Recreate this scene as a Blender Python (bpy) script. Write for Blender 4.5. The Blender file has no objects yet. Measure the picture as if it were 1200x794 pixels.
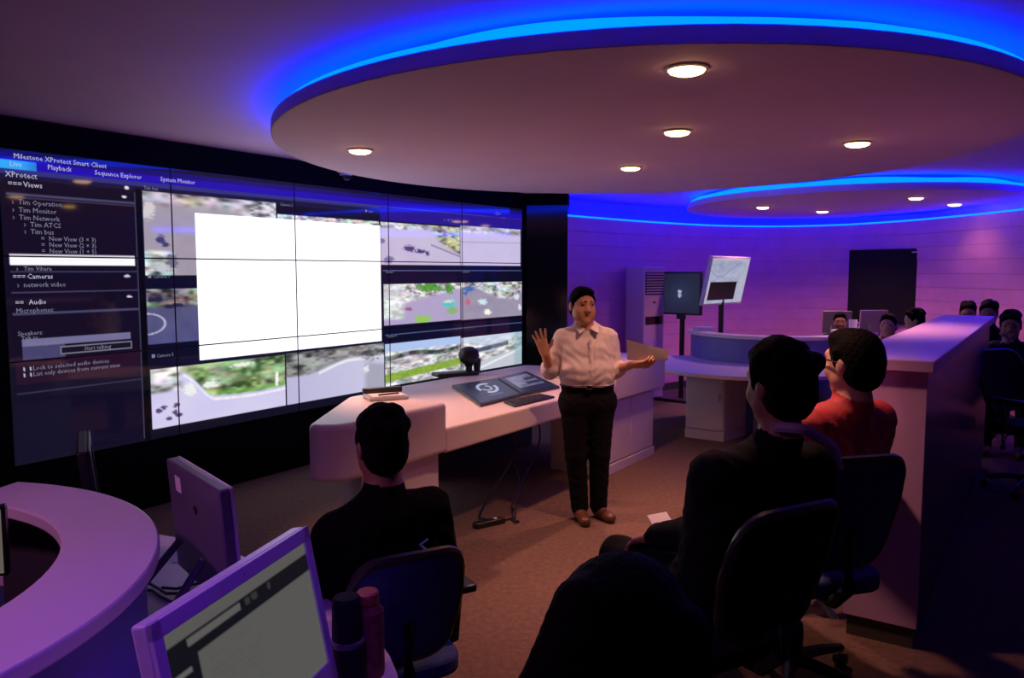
import bpy, math, random
import numpy as np
from mathutils import Vector, Matrix

random.seed(7)
PI = math.pi
SC = bpy.context.scene
COL = SC.collection

# ------------------------------------------------------------------ camera, world, exposure
cam_d = bpy.data.cameras.new('camera')
cam = bpy.data.objects.new('camera', cam_d)
COL.objects.link(cam)
cam.location = (0, 0, 1.775)
cam.rotation_euler = (PI / 2 - math.atan(80 / 930.0), 0, 0)
cam_d.sensor_width = 36.0
cam_d.lens = 36.0 * 930 / 1200
cam_d.clip_start = 0.05
SC.camera = cam

world = bpy.data.worlds.new('world')
SC.world = world
world.use_nodes = True
world.node_tree.nodes['Background'].inputs[0].default_value = (0.40, 0.05, 0.85, 1)
world.node_tree.nodes['Background'].inputs[1].default_value = 0.024

SC.view_settings.view_transform = 'Standard'
SC.view_settings.look = 'None'
SC.view_settings.exposure = 0.0
SC.view_settings.gamma = 1.0
SC.view_settings.use_curve_mapping = False

LED_BLUE = (0.012, 0.03, 1.0)
LED_CYAN = (0.0, 0.026, 1.0)
LED_RING_POWER = 14.0
LED_WALL_POWER = 62.0
WARM = (1.0, 0.44, 0.285)
LAMP_W = 138.0


# ------------------------------------------------------------------ materials
def mat(name, col, rough=0.6, metal=0.0, var=0.0, vscale=8.0, bump=0.0, bscale=40.0, spec=0.5, emit=None, estr=0.0, coat=0.0):
    m = bpy.data.materials.new(name)
    m.use_nodes = True
    nt = m.node_tree
    b = nt.nodes['Principled BSDF']
    b.inputs['Roughness'].default_value = rough
    b.inputs['Metallic'].default_value = metal
    b.inputs['Specular IOR Level'].default_value = spec
    b.inputs['Coat Weight'].default_value = coat
    b.inputs['Base Color'].default_value = (*col, 1)
    tc = nt.nodes.new('ShaderNodeTexCoord')
    if var > 0:
        n = nt.nodes.new('ShaderNodeTexNoise')
        n.inputs['Scale'].default_value = vscale
        n.inputs['Detail'].default_value = 4
        nt.links.new(tc.outputs['Object'], n.inputs['Vector'])
        r = nt.nodes.new('ShaderNodeValToRGB')
        r.color_ramp.elements[0].position = 0.3
        r.color_ramp.elements[1].position = 0.7
        r.color_ramp.elements[0].color = (*[c * (1 - var) for c in col], 1)
        r.color_ramp.elements[1].color = (*[min(1, c * (1 + var)) for c in col], 1)
        nt.links.new(n.outputs['Fac'], r.inputs['Fac'])
        nt.links.new(r.outputs['Color'], b.inputs['Base Color'])
    if bump > 0:
        n2 = nt.nodes.new('ShaderNodeTexNoise')
        n2.inputs['Scale'].default_value = bscale
        n2.inputs['Detail'].default_value = 3
        nt.links.new(tc.outputs['Object'], n2.inputs['Vector'])
        bp = nt.nodes.new('ShaderNodeBump')
        bp.inputs['Strength'].default_value = bump
        bp.inputs['Distance'].default_value = 0.01
        nt.links.new(n2.outputs['Fac'], bp.inputs['Height'])
        nt.links.new(bp.outputs['Normal'], b.inputs['Normal'])
    if emit:
        b.inputs['Emission Color'].default_value = (*emit, 1)
        b.inputs['Emission Strength'].default_value = estr
    return m


def screen_mat(name, rough=0.12, strength=1.0, spec=0.5):
    m = mat(name, (0.006, 0.006, 0.008), rough, spec=spec)
    nt = m.node_tree
    a = nt.nodes.new('ShaderNodeAttribute')
    a.attribute_name = 'picture'
    b = nt.nodes['Principled BSDF']
    nt.links.new(a.outputs['Color'], b.inputs['Emission Color'])
    b.inputs['Emission Strength'].default_value = strength
    return m


M = {}
M['white_paint'] = mat('white_paint', (0.72, 0.68, 0.70), 0.75, var=0.03, bump=0.05, bscale=60)
M['ceiling_purple_cast'] = mat('ceiling_purple_cast', (0.70, 0.48, 0.70), 0.8, var=0.03, vscale=2)  # white ceiling, purple cast of the room light put into its colour
M['wall_plank'] = mat('wall_plank', (0.72, 0.30, 0.56), 0.5, var=0.05, vscale=5)  # plank colour carries the purple light that falls on the wall
M['wall_backing'] = mat('wall_backing', (0.25, 0.2, 0.26), 0.7)
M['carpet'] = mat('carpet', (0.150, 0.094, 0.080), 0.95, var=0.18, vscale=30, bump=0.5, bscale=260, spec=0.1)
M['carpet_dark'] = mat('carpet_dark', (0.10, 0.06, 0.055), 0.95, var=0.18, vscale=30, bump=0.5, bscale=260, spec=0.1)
M['black_wall'] = mat('black_wall', (0.003, 0.003, 0.003), 0.7, spec=0.06)
M['black_gloss'] = mat('black_gloss', (0.006, 0.006, 0.008), 0.12)
M['black_plastic'] = mat('black_plastic', (0.012, 0.012, 0.014), 0.38)
M['black_matte'] = mat('black_matte', (0.01, 0.01, 0.012), 0.75, spec=0.2)
M['laminate'] = mat('laminate', (0.74, 0.66, 0.66), 0.38, var=0.02, vscale=3)
M['laminate_purple_cast'] = mat('laminate_purple_cast', (0.52, 0.32, 0.62), 0.4)  # white laminate as the purple light tints it, painted into the base colour
M['laminate_edge'] = mat('laminate_edge', (0.66, 0.60, 0.64), 0.4)
M['blue_panel'] = mat('blue_panel', (0.16, 0.16, 0.46), 0.4, var=0.06)
M['dark_wood'] = mat('dark_wood', (0.085, 0.055, 0.06), 0.28, var=0.35, vscale=14)
M['kick'] = mat('kick', (0.05, 0.045, 0.05), 0.6)
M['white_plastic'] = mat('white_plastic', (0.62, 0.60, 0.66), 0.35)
M['grey_plastic'] = mat('grey_plastic', (0.10, 0.10, 0.12), 0.4)
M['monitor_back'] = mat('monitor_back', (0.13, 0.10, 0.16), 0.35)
M['paper'] = mat('paper', (0.80, 0.78, 0.78), 0.8)
M['chrome'] = mat('chrome', (0.6, 0.6, 0.62), 0.2, metal=1.0)
M['blue_fabric'] = mat('blue_fabric', (0.022, 0.040, 0.17), 0.85, var=0.15, vscale=40, bump=0.3, bscale=300)
M['black_fabric'] = mat('black_fabric', (0.008, 0.008, 0.012), 0.85, var=0.2, vscale=40, bump=0.3, bscale=300, spec=0.2)
M['skin'] = mat('skin', (0.56, 0.30, 0.19), 0.5, var=0.08, vscale=25)
M['skin_dark'] = mat('skin_dark', (0.25, 0.12, 0.075), 0.5, var=0.08, vscale=25)
M['lip'] = mat('lip', (0.47, 0.21, 0.155), 0.5)
M['eye'] = mat('eye', (0.03, 0.018, 0.015), 0.2)
M['hair'] = mat('hair', (0.0032, 0.0026, 0.0026), 0.75, var=0.3, vscale=60, bump=0.4, bscale=120, spec=0.06)
M['shirt_cream'] = mat('shirt_cream', (0.64, 0.58, 0.62), 0.8, var=0.05, vscale=12, bump=0.15, bscale=200)
M['trouser_black'] = mat('trouser_black', (0.005, 0.004, 0.006), 0.85, bump=0.2, bscale=150, spec=0.1)
M['belt'] = mat('belt', (0.006, 0.006, 0.006), 0.4)
M['shoe_brown'] = mat('shoe_brown', (0.085, 0.035, 0.02), 0.4)
M['shirt_black'] = mat('shirt_black', (0.0035, 0.003, 0.004), 0.9, spec=0.08)
M['jacket_black'] = mat('jacket_black', (0.004, 0.004, 0.006), 0.85, spec=0.1)
M['lilac'] = mat('lilac', (0.42, 0.32, 0.52), 0.7)
M['jacket_red'] = mat('jacket_red', (0.36, 0.022, 0.028), 0.7, var=0.12, vscale=18, bump=0.2, bscale=120)
M['jacket_navy'] = mat('jacket_navy', (0.035, 0.022, 0.09), 0.7)
M['shirt_brown'] = mat('shirt_brown', (0.20, 0.065, 0.045), 0.8, var=0.5, vscale=40)
M['orange'] = mat('orange', (0.45, 0.16, 0.06), 0.5)
M['metal_dark'] = mat('metal_dark', (0.03, 0.03, 0.035), 0.35, metal=0.6)
M['text_white'] = mat('text_white', (0.0, 0.0, 0.0), 0.5, emit=(0.80, 0.78, 1.0), estr=0.62)
M['text_dim'] = mat('text_dim', (0.0, 0.0, 0.0), 0.5, emit=(0.62, 0.60, 0.85), estr=0.32)
M['wall_screen'] = screen_mat('wall_screen', 0.05, 1.0, spec=0.36)
M['monitor_screen'] = screen_mat('monitor_screen', 0.25, 1.0, spec=0.3)
M['led_blue'] = mat('led_blue', (0.0, 0.0, 0.0), 0.5, emit=LED_CYAN, estr=LED_RING_POWER)
M['led_wall'] = mat('led_wall', (0.0, 0.0, 0.0), 0.5, emit=(0.0, 0.0062, 1.0), estr=LED_WALL_POWER)
M['lamp_lens'] = mat('lamp_lens', (0.5, 0.5, 0.5), 0.5, emit=(1.0, 0.58, 0.20), estr=15.0)
M['lamp_ring'] = mat('lamp_ring', (0.7, 0.66, 0.62), 0.4)
M['dark_glass'] = mat('dark_glass', (0.03, 0.02, 0.03), 0.1)
M['logo_blue'] = mat('logo_blue', (0.25, 0.4, 0.7), 0.6)
M['ac_purple_cast'] = mat('ac_purple_cast', (0.64, 0.40, 0.60), 0.4)  # white casing, the room's purple light mixed into its colour
M['nose_strip'] = mat('nose_strip', (0.16, 0.10, 0.10), 0.5)
M['glass_clear'] = mat('glass_clear', (0.6, 0.6, 0.65), 0.15)


# ------------------------------------------------------------------ objects
def tag(o, label=None, cat=None, group=None, kind=None):
    if label: o['label'] = label
    if cat: o['category'] = cat
    if group: o['group'] = group
    if kind: o['kind'] = kind
    return o


def thing(name, label, cat, loc=(0, 0, 0), rotz=0.0, group=None):
    o = bpy.data.objects.new(name, None)
    o.empty_display_size = 0.1
    COL.objects.link(o)
    o.location = loc
    o.rotation_euler = (0, 0, rotz)
    return tag(o, label, cat, group)


def copy_tree(o, parent=None):
    c = o.copy()
    COL.objects.link(c)
    c.parent = parent
    for ch in list(o.children):
        copy_tree(ch, c)
    return c


class MB:
    def __init__(self):
        self.v, self.f, self.m = [], [], []

    def add(self, vs, fs, mi=0, T=None):
        n = len(self.v)
        if T is not None:
            vs = [T @ Vector(p) for p in vs]
        self.v += [tuple(p) for p in vs]
        self.f += [tuple(i + n for i in f) for f in fs]
        self.m += [mi] * len(fs)
        return self

    def box(self, c, s, rz=0.0, mi=0, T=None):
        x, y, z = s[0] / 2, s[1] / 2, s[2] / 2
        vs = [(-x, -y, -z), (x, -y, -z), (x, y, -z), (-x, y, -z), (-x, -y, z), (x, -y, z), (x, y, z), (-x, y, z)]
        fs = [(3, 2, 1, 0), (4, 5, 6, 7), (0, 1, 5, 4), (1, 2, 6, 5), (2, 3, 7, 6), (3, 0, 4, 7)]
        R = Matrix.Translation(c) @ Matrix.Rotation(rz, 4, 'Z')
        if T is not None: R = T @ R
        return self.add(vs, fs, mi, R)

    def prism(self, poly, z0, z1, mi=0, T=None):
        n = len(poly)
        a = sum(poly[i][0] * poly[(i + 1) % n][1] - poly[(i + 1) % n][0] * poly[i][1] for i in range(n))
        if a < 0: poly = poly[::-1]
        vs = [(p[0], p[1], z0) for p in poly] + [(p[0], p[1], z1) for p in poly]
        fs = [tuple(range(n - 1, -1, -1)), tuple(range(n, 2 * n))]
        fs += [(i, (i + 1) % n, n + (i + 1) % n, n + i) for i in range(n)]
        return self.add(vs, fs, mi, T)

    def strip(self, A, B, z0, z1, mi=0):
        """a solid band between two polylines A (outer) and B (inner)"""
        n = len(A)
        vs = [(p[0], p[1], z0) for p in A] + [(p[0], p[1], z0) for p in B] + [(p[0], p[1], z1) for p in A] + [(p[0], p[1], z1) for p in B]
        fs = []
        for i in range(n - 1):
            a, b, c, d = i, i + 1, n + i, n + i + 1
            fs += [(a, b, d, c), (2 * n + c, 2 * n + d, 2 * n + b, 2 * n + a), (b, a, 2 * n + a, 2 * n + b), (c, d, 2 * n + d, 2 * n + c)]
        fs += [(0, n, 3 * n, 2 * n), (2 * n - 1, n - 1, 3 * n - 1, 4 * n - 1)]
        return self.add(vs, fs, mi)

    def tube(self, pts, r, n=8, mi=0, closed=False, T=None, r2=None):
        pts = [Vector(p) for p in pts]
        N = len(pts)
        vs, fs = [], []
        up = Vector((0, 0, 1))
        for i, p in enumerate(pts):
            if closed:
                t = pts[(i + 1) % N] - pts[i - 1]
            else:
                t = pts[min(i + 1, N - 1)] - pts[max(i - 1, 0)]
            t.normalize()
            s = t.cross(up)
            if s.length < 1e-3: s = t.cross(Vector((1, 0, 0)))
            s.normalize()
            w = s.cross(t)
            rr = r if r2 is None else r + (r2 - r) * i / (N - 1)
            for k in range(n):
                a = 2 * PI * k / n
                vs.append(p + s * (rr * math.cos(a)) + w * (rr * math.sin(a)))
        for i in range(N if closed else N - 1):
            j = (i + 1) % N
            for k in range(n):
                l = (k + 1) % n
                fs.append((i * n + k, i * n + l, j * n + l, j * n + k))
        if not closed:
            fs.append(tuple(range(n - 1, -1, -1)))
            fs.append(tuple((N - 1) * n + k for k in range(n)))
        return self.add(vs, fs, mi, T)

    def lathe(self, prof, n=24, mi=0, T=None):
        vs, fs = [], []
        for r, z in prof:
            for k in range(n):
                a = 2 * PI * k / n
                vs.append((r * math.cos(a), r * math.sin(a), z))
        for i in range(len(prof) - 1):
            for k in range(n):
                l = (k + 1) % n
                fs.append((i * n + k, i * n + l, (i + 1) * n + l, (i + 1) * n + k))
        fs.append(tuple(range(n - 1, -1, -1)))
        fs.append(tuple((len(prof) - 1) * n + k for k in range(n)))
        return self.add(vs, fs, mi, T)

    def build(self, name, mats, parent=None, bevel=0.0, smooth=38, seg=2):
        me = bpy.data.meshes.new(name)
        me.from_pydata(self.v, [], self.f)
        for m in (mats if isinstance(mats, (list, tuple)) else [mats]):
            me.materials.append(m)
        me.polygons.foreach_set('material_index', self.m)
        if smooth:
            me.shade_smooth()
            me.set_sharp_from_angle(angle=math.radians(smooth))
        me.update()
        o = bpy.data.objects.new(name, me)
        COL.objects.link(o)
        o.parent = parent
        if bevel > 0:
            b = o.modifiers.new('bevel', 'BEVEL')
            b.width = bevel
            b.segments = seg
            b.limit_method = 'ANGLE'
            b.angle_limit = math.radians(40)
        return o


def arc(cx, cy, r, a0, a1, n):
    """arc of radius r (number or function of the angle in degrees)"""
    out = []
    for i in range(n):
        a = a0 + (a1 - a0) * i / (n - 1)
        rr = r(a) if callable(r) else r
        out.append((cx + rr * math.cos(math.radians(a)), cy + rr * math.sin(math.radians(a))))
    return out


def catmull(P, k=8):
    P = [np.array(p, float) for p in P]
    P = [2 * P[0] - P[1]] + P + [2 * P[-1] - P[-2]]
    out = []
    for i in range(1, len(P) - 2):
        for j in range(k):
            t = j / k
            a, b, c, d = P[i - 1:i + 3]
            out.append(0.5 * (2 * b + (c - a) * t + (2 * a - 5 * b + 4 * c - d) * t * t + (3 * b - a - 3 * c + d) * t ** 3))
    out.append(P[-2])
    return [tuple(float(x) for x in p) for p in out]


def offset(line, d):
    """polyline moved d to the left of its direction"""
    out = []
    n = len(line)
    for i in range(n):
        a, b = line[max(i - 1, 0)], line[min(i + 1, n - 1)]
        t = np.array([b[0] - a[0], b[1] - a[1]])
        t = t / np.linalg.norm(t)
        out.append((line[i][0] - t[1] * d, line[i][1] + t[0] * d))
    return out


# ------------------------------------------------------------------ noise for painting flat pictures
def hash2(ix, iy, s):
    h = (ix.astype(np.int64) * 374761393 + iy.astype(np.int64) * 668265263 + s * 1442695041) & 0x7fffffff
    h = ((h ^ (h >> 13)) * 1274126177) & 0x7fffffff
    return ((h ^ (h >> 16)) & 0xffff) / 65535.0


def vnoise(x, y, s=0):
    ix, iy = np.floor(x), np.floor(y)
    fx, fy = x - ix, y - iy
    fx, fy = fx * fx * (3 - 2 * fx), fy * fy * (3 - 2 * fy)
    a, b = hash2(ix, iy, s), hash2(ix + 1, iy, s)
    c, d = hash2(ix, iy + 1, s), hash2(ix + 1, iy + 1, s)
    return (a * (1 - fx) + b * fx) * (1 - fy) + (c * (1 - fx) + d * fx) * fy


def mix(c, new, m):
    m = np.clip(m, 0, 1)[:, None]
    return c * (1 - m) + np.array(new, float).reshape(1, 3) * m if np.ndim(new) == 1 else c * (1 - m) + new * m


def sst(a, b, x):
    t = np.clip((x - a) / (b - a), 0, 1)
    return t * t * (3 - 2 * t)


def clutter(x, y, s, n=3.0, sat=0.25, lo=0.05, hi=0.95):
    n = n * 0.72
    """a patchwork of small cars, roofs and stalls seen from above"""
    v = vnoise(x * n, y * n * 1.6, s) * 0.6 + vnoise(x * n * 2.3, y * n * 3.4, s + 3) * 0.4
    v = lo + (hi - lo) * sst(0.12, 0.92, v)
    c = np.stack([v, v, v * 1.02], 1)
    for k in range(3):
        c[:, k] *= 1 + sat * 1.1 * (vnoise(x * n * 0.9, y * n * 1.3, s + 11 + k) - 0.5)
    return np.clip(c, 0.01, 1)


def blob(x, y, cx, cy, rx, ry):
    return 1 - sst(0.6, 1.15, np.sqrt(((x - cx) / rx) ** 2 + ((y - cy) / ry) ** 2) + 0.8 * (vnoise(x * 42, y * 55, 61) - 0.5))


def wall_picture(u, v):
    """what the video wall shows, in wall units: u 0..5 displays across, v 0..3 displays down"""
    n = len(u)
    c = np.zeros((n, 3)) + (0.006, 0.005, 0.016)
    R = lambda a, b, e, f: ((u >= a) & (u < b) & (v >= e) & (v < f)).astype(float)
    # title and tab bands
    c = mix(c, (0.010, 0.004, 0.16), R(0, 5, 0.045, 0.10))
    c = mix(c, (0.016, 0.004, 0.42), R(0, 5, 0.10, 0.185))
    c = mix(c, (0.030, 0.030, 0.20), R(0, 5, 0.185, 0.235))
    c = mix(c, (0.010, 0.008, 0.045), R(0, 5, 0.235, 0.30))
    c = mix(c, (0.020, 0.008, 0.26), R(2.9, 5, 0.20, 0.40))
    c = mix(c, (0.05, 0.05, 0.22), R(2.0, 4.4, 0.185, 0.20))
    c = mix(c, (0.03, 0.38, 0.95), R(0, 0.19, 0.095, 0.185) * (0.55 + 0.45 * sst(0.19, 0.10, u)))
    # side bar
    sb = R(0.02, 0.765, 0.28, 2.97)
    g = np.stack([0.009 - 0.004 * v / 3, 0.004 + 0.0 * v, 0.013 + 0.006 * v / 3], 1)
    c = mix(c, g, sb)
    for y0, y1, k in ((0.41, 0.425, 1), (0.445, 0.455, 0.7), (1.135, 1.148, .8), (1.335, 1.35, .9), (1.53, 1.56, 1), (2.30, 2.31, .6)):
        c = mix(c, (0.06, 0.055, 0.13), R(0.03, 0.76, y0, y1) * k)
    for y0, y1 in ((0.30, 0.40), (1.15, 1.245), (1.36, 1.47)):
        c = mix(c, (0.006, 0.004, 0.016), R(0.03, 0.76, y0, y1))
    c = mix(c, (1.0, 0.97, 1.0), R(0.033, 0.739, 0.992, 1.082))
    c = mix(c, (0.50, 0.48, 0.55), R(0.033, 0.739, 0.978, 0.995))
    c = mix(c, (0.16, 0.15, 0.30), R(0.07, 0.693, 1.795, 1.865))
    c = mix(c, (0.06, 0.055, 0.15), R(0.07, 0.30, 1.865, 1.99))
    c = mix(c, (0.20, 0.19, 0.26), R(0.271, 0.701, 1.885, 1.965))
    c = mix(c, (0.008, 0.006, 0.018), R(0.277, 0.695, 1.897, 1.953))
    c = mix(c, (0.022, 0.006, 0.022), R(0.03, 0.765, 1.99, 2.22) * 0.8)
    for y in (2.05, 2.108):
        c = mix(c, (0.55, 0.55, 0.75), R(0.07, 0.108, y, y + 0.042))
        c = mix(c, (0.01, 0.01, 0.02), R(0.077, 0.101, y + 0.008, y + 0.034))
    c = mix(c, (0.05, 0.05, 0.10), R(0.755, 0.765, 0.3, 2.97))
    c = mix(c, (0.002, 0.002, 0.004), R(0.765, 0.803, 0.25, 2.99))
    c = mix(c, (0.75, 0.75, 0.9), blob(u, v, 0.71, 0.262, 0.014, 0.02) + blob(u, v, 0.69, 0.36, 0.018, 0.012) + blob(u, v, 0.69, 1.19, 0.018, 0.012) + blob(u, v, 0.695, 1.41, 0.018, 0.012))
    # captions under the tiles
    nav = R(0.803, 5, 1.04, 1.335) + R(0.803, 5, 1.95, 2.235)
    c = mix(c, (0.004, 0.004, 0.02), nav)
    c = mix(c, (0.10, 0.13, 0.28), R(2.93, 4.98, 1.125, 1.14) + R(2.95, 5, 2.09, 2.10))
    # tile A: road from above
    t = R(0.806, 1.826, 0.276, 1.178)
    road = np.stack([0.34 + 0.05 * vnoise(u * 9, v * 9, 2), 0.29 + 0.05 * vnoise(u * 9, v * 9, 2), 0.36 + 0.05 * vnoise(u * 9, v * 9, 2)], 1)
    c = mix(c, road, t)
    c = mix(c, clutter(u * 6, v * 6, 21, 2.0, 0.5, 0.03, 0.8), t * sst(0.50, 0.36, v + 0.10 * vnoise(u * 7, v, 5)))
    c = mix(c, clutter(u * 7, v * 7, 22, 2.5, 0.35), t * sst(1.46, 1.62, u) * (v < 0.5))
    c = mix(c, (0.65, 0.6, 0.62), t * blob(u, v, 0.845, 0.48, 0.05, 0.10))
    c = mix(c, (0.05, 0.05, 0.18), t * (blob(u, v, 0.92, 0.80, 0.035, 0.055) + blob(u, v, 0.955, 0.85, 0.03, 0.025)))
    c = mix(c, clutter(u * 6, v * 6, 23, 2.6, 0.5), t * sst(0.90, 0.95, v) * sst(1.03, 0.96, u))
    c = mix(c, (0.55, 0.55, 0.62), t * blob(u, v, 0.93, 1.10, 0.06, 0.05))
    c = mix(c, (0.15, 0.15, 0.22), t * blob(u, v, 0.99, 1.03, 0.04, 0.08))
    # thin strip of a second tile above the white sheet
    t = R(1.84, 2.89, 0.415, 0.50)
    c = mix(c, clutter(u * 8, v * 8, 24, 3, 0.5, 0.05, 0.9), t)
    # tile B: dusk junction
    t = R(0.81, 1.17, 1.33, 1.945)
    road = np.stack([0.085 + 0 * u, 0.085 + 0 * u, 0.16 + 0.12 * (v - 1.33)], 1) * (0.8 + 0.4 * vnoise(u * 14, v * 8, 6))[:, None]
    c = mix(c, road, t)
    c = mix(c, clutter(u * 9, v * 9, 25, 1.8, 0.9, 0.02, 0.5), t * sst(1.56, 1.50, v))
    c = mix(c, (0.02, 0.02, 0.06), t * (blob(u, v, 0.99, 1.53, 0.09, 0.03) + blob(u, v, 0.86, 1.45, 0.06, 0.03)))
    rr = np.sqrt(((u - 0.80) / 0.13) ** 2 + ((v - 1.72) / 0.115) ** 2)
    c = mix(c, (0.45, 0.43, 0.60), t * (1 - sst(0.04, 0.09, np.abs(rr - 1))) * (v < 1.84))
    # tile C3: roundabout with trees
    t = R(0.815, 1.878, 2.22, 2.885)
    road = np.stack([0.62 + 0.06 * vnoise(u * 6, v * 9, 8), 0.58 + 0.06 * vnoise(u * 6, v * 9, 8), 0.86 + 0 * u], 1)
    c = mix(c, road, t)
    edge = 2.61 + 0.05 * np.sin(3.2 * (u - 1.1)) - 0.30 * sst(1.28, 1.02, u)
    trees = clutter(u * 6, v * 6, 26, 2.4, 0.5, 0.04, 0.75)
    trees = trees * np.array([[0.62, 0.85, 0.42]]) + np.array([[0.01, 0.035, 0.0]])
    c = mix(c, trees, t * sst(edge, edge - 0.04, v))
    c = mix(c, (0.14, 0.40, 0.08), t * (1 - sst(0.0, 0.035, np.abs(v - edge + 0.055))) * (u > 1.30) * 0.8)
    c = mix(c, (0.92, 0.90, 0.95), t * (1 - sst(0.010, 0.022, np.abs(v - edge - 0.02))) * (0.4 + 0.6 * vnoise(u * 70, v * 0, 4)))
    c = mix(c, (0.85, 0.88, 0.85), t * (blob(u, v, 1.50, 2.28, 0.10, 0.025) + blob(u, v, 1.24, 2.47, 0.06, 0.05) + blob(u, v, 1.08, 2.50, 0.05, 0.08)))
    c = mix(c, (0.9, 0.95, 0.9), t * blob(u, v, 1.80, 2.52, 0.018, 0.10))
    c = mix(c, clutter(u * 7, v * 7, 27, 2, 0.3, 0.1, 1), t * sst(1.06, 0.98, u) * sst(2.52, 2.46, v))
    for bx, by in ((0.90, 2.66), (0.865, 2.69), (0.98, 2.73), (0.985, 2.66), (1.0, 2.77), (0.93, 2.80)):
        c = mix(c, (0.10, 0.06, 0.22), t * blob(u, v, bx, by, 0.024, 0.026))
    # tile C4: road with grey trees
    t = R(1.886, 2.93, 2.205, 2.885)
    road = np.stack([0.50 + 0.10 * (u - 1.9), 0.48 + 0.10 * (u - 1.9), 0.70 + 0.08 * (u - 1.9)], 1)
    c = mix(c, road, t)
    edge = 2.55 - 0.16 * sst(2.05, 2.55, u)
    tr = clutter(u * 6, v * 6, 28, 2.3, 0.12, 0.03, 0.42)
    c = mix(c, tr, t * sst(edge, edge - 0.05, v))
    c = mix(c, (0.80, 0.80, 0.85), t * (1 - sst(0.010, 0.03, np.abs(v - edge - 0.01))) * (u > 2.2))
    c = mix(c, (0.30, 0.30, 0.36), t * sst(2.66, 2.74, u) * sst(2.42, 2.50, v - 0.25 * (u - 2.7)) * 0.7)
    c = mix(c, (0.75, 0.78, 0.82), t * blob(u, v, 2.72, 2.56, 0.035, 0.06))
    c = mix(c, (0.07, 0.08, 0.08), t * blob(u, v, 2.80, 2.36, 0.13, 0.10) * vnoise(u * 40, v * 40, 3))
    # tile C5: market square, green strip
    t = R(2.945, 3.972, 2.235, 2.875)
    c = mix(c, clutter(u * 8, v * 8, 29, 2.2, 0.25, 0.25, 1.0), t)
    c = mix(c, (0.42, 0.56, 0.86), t * sst(2.40, 2.34, v + 0.02 * vnoise(u * 20, v, 2)))
    tr = clutter(u * 8, v * 8, 30, 2.6, 0.7, 0.02, 0.28)
    c = mix(c, tr, t * (1 - sst(0.025, 0.05, np.abs(v - 2.43 - 0.02 * np.sin(u * 9)))))
    gl = 2.72 + 0.10 * (3.3 - u)
    gr = np.stack([0.20 + 0.12 * vnoise(u * 40, v * 40, 5), 0.33 + 0.15 * vnoise(u * 40, v * 40, 5), 0.05 + 0 * u], 1)
    c = mix(c, gr, t * (1 - sst(0.05, 0.07, np.abs(v - gl))))
    # tile C6: wide street
    t = R(3.985, 5.0, 2.265, 2.875)
    c = mix(c, clutter(u * 6, v * 8, 31, 2.0, 0.2, 0.12, 1.0), t)
    c = mix(c, (0.62, 0.72, 0.90), t * sst(2.44, 2.36, v - 0.05 * np.sin(u * 6)) * 0.8)
    c = mix(c, (0.05, 0.08, 0.14), t * (1 - sst(0.02, 0.06, np.abs(v - 2.52 + 0.14 * (u - 4.2)))) * (u < 4.75) * 0.9)
    rd = sst(2.60, 2.64, v - 0.22 * (4.7 - u))
    c = mix(c, (0.55, 0.58, 0.66), t * rd)
    c = mix(c, (0.80, 0.83, 0.88), t * (1 - sst(0.012, 0.03, np.abs(v - 2.75 + 0.35 * (u - 4.5)))) * rd)
    c = mix(c, (0.28, 0.45, 0.50), t * sst(4.82, 4.90, u) * 0.7)
    # tile D1 and D2: empty boulevard
    t = R(2.912, 3.968, 0.415, 1.037)
    rd = np.stack([0.55 + 0.05 * vnoise(u * 7, v * 7, 9), 0.47 + 0.05 * vnoise(u * 7, v * 7, 9), 0.68 + 0 * u], 1)
    c = mix(c, rd, t)
    c = mix(c, clutter(u * 8, v * 8, 32, 2.0, 0.3, 0.15, 0.9), t * sst(0.56, 0.50, v + 0.05 * vnoise(u * 9, v, 7)))
    vg = clutter(u * 8, v * 8, 33, 2.6, 0.4, 0.08, 0.7)
    vg[:, 2] *= 0.55
    c = mix(c, vg, t * sst(3.52, 3.62, u - 0.6 * (v - 0.5)) * sst(0.86, 0.80, v - 0.55 * (u - 3.9)))
    c = mix(c, (0.30, 0.25, 0.40), t * (1 - sst(0.01, 0.02, np.abs(v - 0.80 - 0.42 * (u - 3.72)))) * (u > 3.55))
    c = mix(c, (0.07, 0.05, 0.20), t * (blob(u, v, 3.26, 0.80, 0.085, 0.055) + blob(u, v, 3.40, 0.84, 0.07, 0.042) + blob(u, v, 3.50, 0.87, 0.035, 0.035)))
    c = mix(c, (0.35, 0.30, 0.50), t * blob(u, v, 3.28, 0.76, 0.05, 0.012))
    c = mix(c, (0.20, 0.16, 0.36), t * (blob(u, v, 3.0, 0.97, 0.06, 0.05) + blob(u, v, 2.93, 0.70, 0.03, 0.05)))
    t = R(3.975, 4.97, 0.385, 1.04)
    rd = np.stack([0.58 + 0.03 * vnoise(u * 7, v * 7, 10), 0.50 + 0.03 * vnoise(u * 7, v * 7, 10), 0.76 + 0 * u], 1)
    c = mix(c, rd, t)
    c = mix(c, clutter(u * 8, v * 8, 34, 1.8, 0.2, 0.22, 0.8), t * sst(0.55, 0.48, v + 0.04 * vnoise(u * 8, v, 7)))
    c = mix(c, (0.44, 0.40, 0.62), t * (1 - sst(0.008, 0.016, np.abs(v - 0.66 + 0.03 * (u - 4)))))
    # tile E1 and E2: crossing full of cars
    t = R(2.935, 3.968, 1.337, 1.962)
    c = mix(c, (0.44, 0.36, 0.58), t)
    c = mix(c, clutter(u * 9, v * 9, 35, 2.2, 0.35, 0.12, 1.0), t * sst(1.66, 1.58, v + 0.25 * (u - 3.2)))
    c = mix(c, clutter(u * 9, v * 9, 36, 1.8, 0.2, 0.5, 1.0), t * sst(3.22, 3.12, u) * sst(1.9, 1.85, v))
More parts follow.
